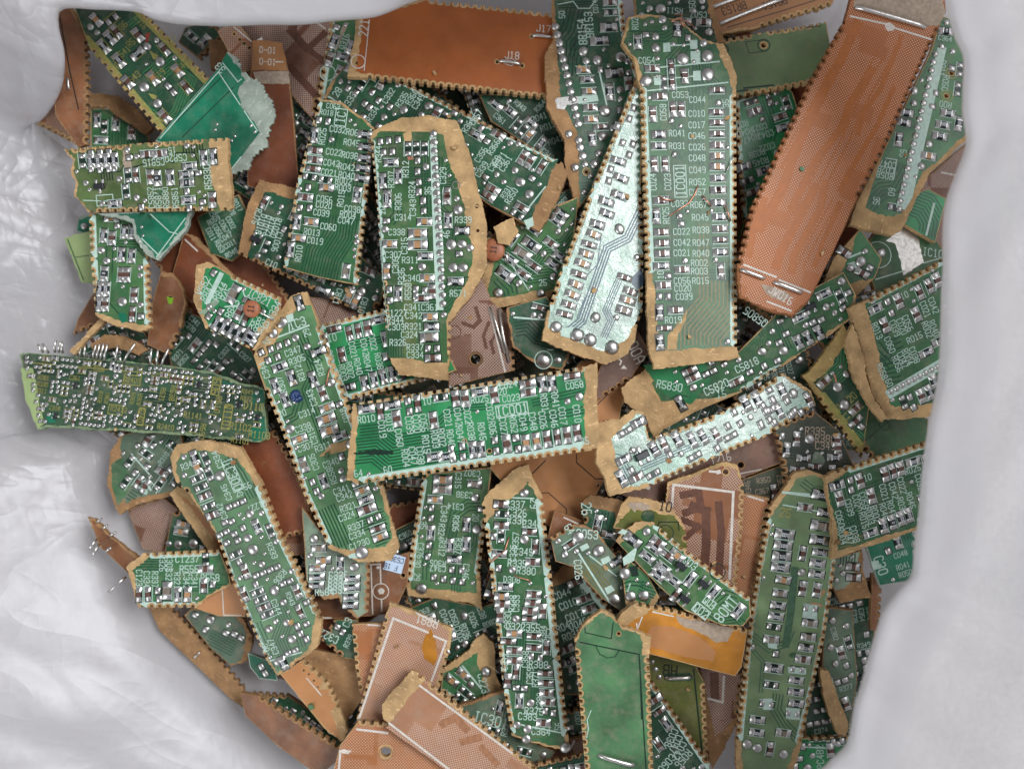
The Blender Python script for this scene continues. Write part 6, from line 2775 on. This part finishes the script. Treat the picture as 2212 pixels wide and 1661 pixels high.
def bag():
    N, K = 420, 64
    C = catmull(RIM, N)
    cen = np.array([1090.0, 830.0])
    # outward direction: smoothed radial
    rad = C[:, :2] - cen
    rad /= np.linalg.norm(rad, axis=1)[:, None]
    rg = np.random.default_rng(3)
    V = np.zeros((N, K + 1, 3))
    def unproj(X, Y, z):
        u, v = ray(X, Y)
        t = CAMH - z
        return np.stack([u * t, v * t, z], -1)
    prof_s = np.linspace(0, 1, K + 1)
    for i in range(N):
        x, y, zc, ov = C[i]
        # key points along the sheet: (pixel offset outwards, height)
        nv = 1 - ov
        kp = [(-150, -2.0), (-40, -1.5), (60 * ov + 5 * nv, 3 * ov - 0.4 * nv), (130 * ov + 40 * nv, 14 * ov + 0.3 * nv), (60 * ov + 75 * nv, zc * 0.72 * ov + 1.6 * nv), (115 * nv, zc * ov + 3.6 * nv),
              (70 * ov + 190 * nv, (zc + 4) * ov + 8 * nv), (260 * ov + 340 * nv, (zc + 10) * ov + 17 * nv), (620 * ov + 650 * nv, (zc + 22) * ov + 36 * nv), (1100, (zc + 36) * ov + 60 * nv)]
        kx = np.array([k[0] for k in kp], float); kz = np.array([k[1] for k in kp], float)
        ks = np.array([0, .1, .2, .3, .4, .5, .6, .74, .88, 1.0])
        # smooth interpolation
        def cm(arr, s):
            j = min(max(int(np.searchsorted(ks, s, 'right')) - 1, 0), len(ks) - 2)
            h = ks[j + 1] - ks[j]
            t = (s - ks[j]) / h
            m0 = (arr[min(j + 1, len(arr) - 1)] - arr[max(j - 1, 0)]) / (ks[min(j + 1, len(arr) - 1)] - ks[max(j - 1, 0)])
            m1 = (arr[min(j + 2, len(arr) - 1)] - arr[j]) / (ks[min(j + 2, len(arr) - 1)] - ks[j])
            return (2*t**3-3*t**2+1)*arr[j] + (t**3-2*t**2+t)*h*m0 + (-2*t**3+3*t**2)*arr[j+1] + (t**3-t**2)*h*m1
        for k, s in enumerate(prof_s):
            off, z = cm(kx, s), cm(kz, s)
            V[i, k] = unproj(x + rad[i, 0] * off, y + rad[i, 1] * off, z)
    # folds: broad diagonal creases and finer crumples, growing away from the heap
    X, Y = V[..., 0], V[..., 1]
    def folds(ang, wl, seed, sharp=2.2, long=5.0):
        """creases running along direction ang: soft valleys, tighter ridges"""
        r = np.random.default_rng(seed)
        e = X * math.cos(ang) + Y * math.sin(ang)
        d = -X * math.sin(ang) + Y * math.cos(ang)
        w = np.zeros_like(X)
        for q in range(5):
            k = 2 * math.pi / (wl * r.uniform(0.6, 2.0))
            ph = r.uniform(0, 6) + 1.3 * np.sin(e * 2 * math.pi / (wl * long * r.uniform(0.6, 1.5)) + r.uniform(0, 6))
            a = 0.5 + 0.5 * np.sin(e * 2 * math.pi / (wl * long * r.uniform(0.8, 2)) + r.uniform(0, 6))
            s = 0.5 + 0.5 * np.sin(d * k + ph)
            w += a * s ** sharp * r.uniform(0.5, 1.0)
        return w - w.mean()
    S = np.broadcast_to(prof_s, X.shape)
    amt = np.clip((S - 0.46) / 0.2, 0, 1)
    OV = np.broadcast_to(C[:, 3][:, None], X.shape)
    low = np.clip((-Y - 10) / 25, 0, 1) * np.clip((20 - X) / 40, 0, 1)          # lower left wall
    upl = np.clip((-X - 60) / 25, 0, 1) * np.clip((Y + 10) / 25, 0, 1)           # upper left wall
    rig = np.clip((X - 60) / 30, 0, 1)
    dz = low * (folds(math.radians(-24), 17, 11, 2.0) * 0.55 + folds(math.radians(-40), 7, 12, 3.0) * 0.20)
    dz += upl * (folds(math.radians(-12), 8, 15, 2.5, 3.0) * 0.45 + folds(math.radians(70), 6, 16, 2.5, 2.5) * 0.30 + folds(math.radians(30), 3.4, 19, 2.0, 2.0) * 0.10)
    dz += rig * (folds(math.radians(62), 24, 13, 2.0) * 1.4 + folds(math.radians(35), 11, 17) * 0.25)
    dz += (1 - np.clip(low + upl + rig, 0, 1)) * (folds(math.radians(5), 11, 18, 2.2, 4.0) * 0.6 + folds(math.radians(60), 7, 20) * 0.25)
    V[..., 2] += dz * amt
    vs = [tuple(p * MM) for p in V.reshape(-1, 3)]
    fs = []
    for i in range(N):
        j = (i + 1) % N
        for k in range(K): fs.append((i * (K + 1) + k, j * (K + 1) + k, j * (K + 1) + k + 1, i * (K + 1) + k + 1))
    vs.append((0, 0, -2.2 * MM))
    c = len(vs) - 1
    for i in range(N): fs.append((c, ((i + 1) % N) * (K + 1), i * (K + 1)))
    me = bpy.data.meshes.new("plastic_bag")
    me.from_pydata(vs, [], fs)
    me.polygons.foreach_set("use_smooth", [True] * len(fs))
    me.materials.append(M('bag'))
    me.update()
    o = bpy.data.objects.new("plastic_bag", me)
    COL.objects.link(o)
    tag(o, "crumpled translucent white plastic bag holding the heap of board pieces", "bag")
bag()

# ground under the bag
g = MB()
g.box(0, 0, -6, 1600, 1600, 4, 'flr')
MAKE['flr'] = lambda: plain('flr', (0.42, 0.40, 0.38), 0.8)
fl = g.obj("floor")
fl['kind'] = 'structure'

cen_ = (1090.0, 830.0)
SAFE = [(cen_[0] + (x - cen_[0]) * 0.88, cen_[1] + (y - cen_[1]) * 0.93) for x, y, *_ in RIM]
for lay, cx, cy, a, hw, hh, sty in BURIED:
    for shrink in (1.0, 0.85, 0.7, 0.55):
        q = [(cx + (sx * hw * math.cos(a) - sy * hh * math.sin(a)) * shrink, cy + (sx * hw * math.sin(a) + sy * hh * math.cos(a)) * shrink) for sx, sy in ((-1, -1), (1, -1), (1, 1), (-1, 1))]
        if all(inside(SAFE, *p) for p in q):
            B(lay, sty, math.degrees(a), (0.75 if lay == -1 else 0.4) if sty in GREEN else 0.0,
              "shadowed piece buried under the others, only dark slivers of it showing in the gaps",
              f"{q[0][0]:.0f},{q[0][1]:.0f}t {q[1][0]:.0f},{q[1][1]:.0f}s {q[2][0]:.0f},{q[2][1]:.0f}t {q[3][0]:.0f},{q[3][1]:.0f}s", "", txt=0.3, maxt=0.05)
            break

# ================================================================== heap the pieces, lowest first
for lay, no, *spec in sorted(BOARDS, key=lambda b: (b[0], b[1])):
    build_board(no, *spec)

# ================================================================== loose bits lying on the heap
def on_heap(X, Y, up=0.2):
    k = np.argmin((GX - X) ** 2 + (GY - Y) ** 2)
    t = TOP.flat[k] - up
    u, v = ray(X, Y)
    return Vector((float(u) * t, float(v) * t, CAMH - t))
def put(o, p, rz=0, tilt=(0, 0)):
    o.location = p * MM
    o.rotation_euler = (tilt[0], tilt[1], rz)

def disc_capacitor(X, Y, r, label, lead):
    b = MB()
    n = 20
    b.dome(0, 0, 0.6, r, r, 0.7, 'disc', 20, 5, 0.01)
    v = [(r * math.cos(2 * math.pi * i / n), r * math.sin(2 * math.pi * i / n), z) for z in (0.6, 0.15) for i in range(n)]
    b.add(v, [(i, n + i, n + (i + 1) % n, (i + 1) % n) for i in range(n)], 'disc')
    body = b.obj("ceramic_capacitor", None, True)
    tag(body, label, "capacitor")
    t = MB()
    t.text("11", 0, 0, 80, 1.2, 1.33, 'lbk', 0.16)
    t.obj("marking", body)
    w = MB()
    w.tube([(r * 0.7, -r * 0.3, 0.5), (r * 1.2, -r * 0.5, 0.5), lead], 0.22, 'wir')
    w.obj("wire_lead", body, True)
    put(body, on_heap(X, Y, 0.5), 0)
    return body
disc_capacitor(1066, 541, 2.5, "round orange ceramic disc lying by the tall jointed piece's tan border", (3.2, -3.0, 0.2))
disc_capacitor(545, 668, 1.85, "round orange ceramic disc lying on the IC821 piece", (4.6, -2.4, 0.3))

b = MB()
b.poly([(-2.2, -1.9), (2.1, -2.0), (2.2, 1.9), (-1.9, 2.1)], 0.12, 'lab')
b.add([(-2.2, -1.9, 0.12), (2.1, -2.0, 0.12), (2.2, 1.9, 0.12), (-1.9, 2.1, 0.12), (-2.2, -1.9, 0), (2.1, -2.0, 0), (2.2, 1.9, 0), (-1.9, 2.1, 0)],
      [(0, 4, 5, 1), (1, 5, 6, 2), (2, 6, 7, 3), (3, 7, 4, 0)], 'lab')
b.text("C536N", 0.0, 0.9, 180, 1.1, 0.15, 'ink', 0.16)
b.text("F 1B", -0.6, -1.0, 180, 1.1, 0.15, 'ink', 0.16)
st = b.obj("paper_label")
tag(st, "small pale blue paper sticker printed C536N on the brown keyhole piece", "sticker")
put(st, on_heap(852, 1216, 0.25), math.radians(-14))

b = MB()
for k in range(9):
    a = k * 0.7
    b.dome(1.0 * math.cos(a) * (0.3 + 0.08 * k), 1.1 * math.sin(a) * (0.3 + 0.08 * k), 0.0, 0.75, 0.7, 0.7 + 0.05 * k, 'blu', 8, 3, 0.12)
bl = b.obj("blue_crumb")
tag(bl, "glossy dark blue resin crumb on the long slanting IC3 piece", "crumb")
put(bl, on_heap(640, 854, 0.1))

def curl(pts, label, key='cop', r=0.16, name="copper_curl", grp="copper shavings on the boards"):
    P = [on_heap(x, y, 0.55 + 0.3 * math.sin(i * 1.7)) for i, (x, y) in enumerate(pts)]
    c = sum(P, Vector()) / len(P)
    t = MB()
    t.tube([tuple(p - c) for p in P], r, key, 5)
    o = t.obj(name, None, True)
    tag(o, label, "shaving", grp)
    o.location = c * MM
curl([(1445, 467), (1468, 452), (1487, 440), (1500, 422), (1508, 401)], "longest curved copper shaving across the tall IC001 piece's middle lettering")
curl([(1422, 424), (1438, 432), (1458, 434)], "short copper shaving just left of the boxed upright IC001 letters")
curl([(1518, 422), (1528, 436), (1536, 446)], "short copper shaving by the right chip column, upper of the two there")
curl([(1567, 444), (1573, 462), (1579, 478)], "short copper shaving by the toothed right edge of the tall IC001 piece")
curl([(1456, 33), (1474, 32), (1470, 45), (1478, 60)], "bent copper shaving on the torn top of the tall IC001 piece")
curl([(1450, 48), (1465, 40), (1490, 50), (1500, 62)], "forked copper shaving beside the R511 lettering")
curl([(1050, 1255), (1064, 1210), (1090, 1190), (1100, 1160)], "long thin copper hair on the tall R337 piece")
curl([(1110, 1243), (1140, 1252), (1148, 1255)], "short copper hair near the R380 lettering")
curl([(704, 835), (708, 815), (712, 795)], "thin copper hair along the C021 toothed piece's left edge")
curl([(1570, 370), (1580, 350), (1583, 335)], "pale bent wire sliver at the tall IC001 piece's right edge", 'wir', 0.14)
curl([(1593, 520), (1604, 490), (1608, 462)], "green wire sliver between the IC001 piece and the red orange piece", 'brt', 0.2)
curl([(1078, 665), (1086, 720), (1100, 780), (1110, 802)], "long bright bent wire over the purple brown dotted piece", 'wir', 0.3, "wire_link", "loose bright wires")
curl([(1058, 662), (1072, 700), (1090, 760), (1108, 800)], "dull flat wire crossing the purple brown dotted piece beside the bright one", 'wir', 0.24, "wire_link", "loose bright wires")

# crumbs of board and shaken-off parts caught among the pieces
RC = random.Random(5)
KINDS_ = [("board_crumb", "tan", "tiny tan board crumb lying loose among the pieces", "crumb"),
          ("board_crumb", "grn", "tiny green flake lying loose among the pieces", "flake"),
          ("board_crumb", "tan2", "tiny dark brown board crumb lying loose among the pieces", "crumb")]
for i in range(54):
    nm, key, lab, cat = KINDS_[(0, 2, 0, 1)[i % 4]]
    X, Y = RC.uniform(230, 1960), RC.uniform(90, 1620)
    if not inside(SAFE, X, Y): continue
    r = RC.uniform(0.35, 0.95)
    n = RC.randint(5, 7)
    q = [(r * RC.uniform(0.55, 1.2) * math.cos(6.283 * k / n), 0.8 * r * RC.uniform(0.55, 1.2) * math.sin(6.283 * k / n)) for k in range(n)]
    b = MB()
    hgt = RC.uniform(0.2, 0.7)
    b.add([(x, y, 0) for x, y in q] + [(x * 0.85, y * 0.85, hgt) for x, y in q], [tuple(range(n))[::-1], tuple(range(n, 2 * n))] + [(k, (k + 1) % n, n + (k + 1) % n, n + k) for k in range(n)], key)
    o = b.obj(nm)
    tag(o, lab, cat, "crumbs shaken off the boards")
    put(o, on_heap(X, Y, 0.05), RC.uniform(0, 6), (RC.uniform(-0.3, 0.3), RC.uniform(-0.3, 0.3)))
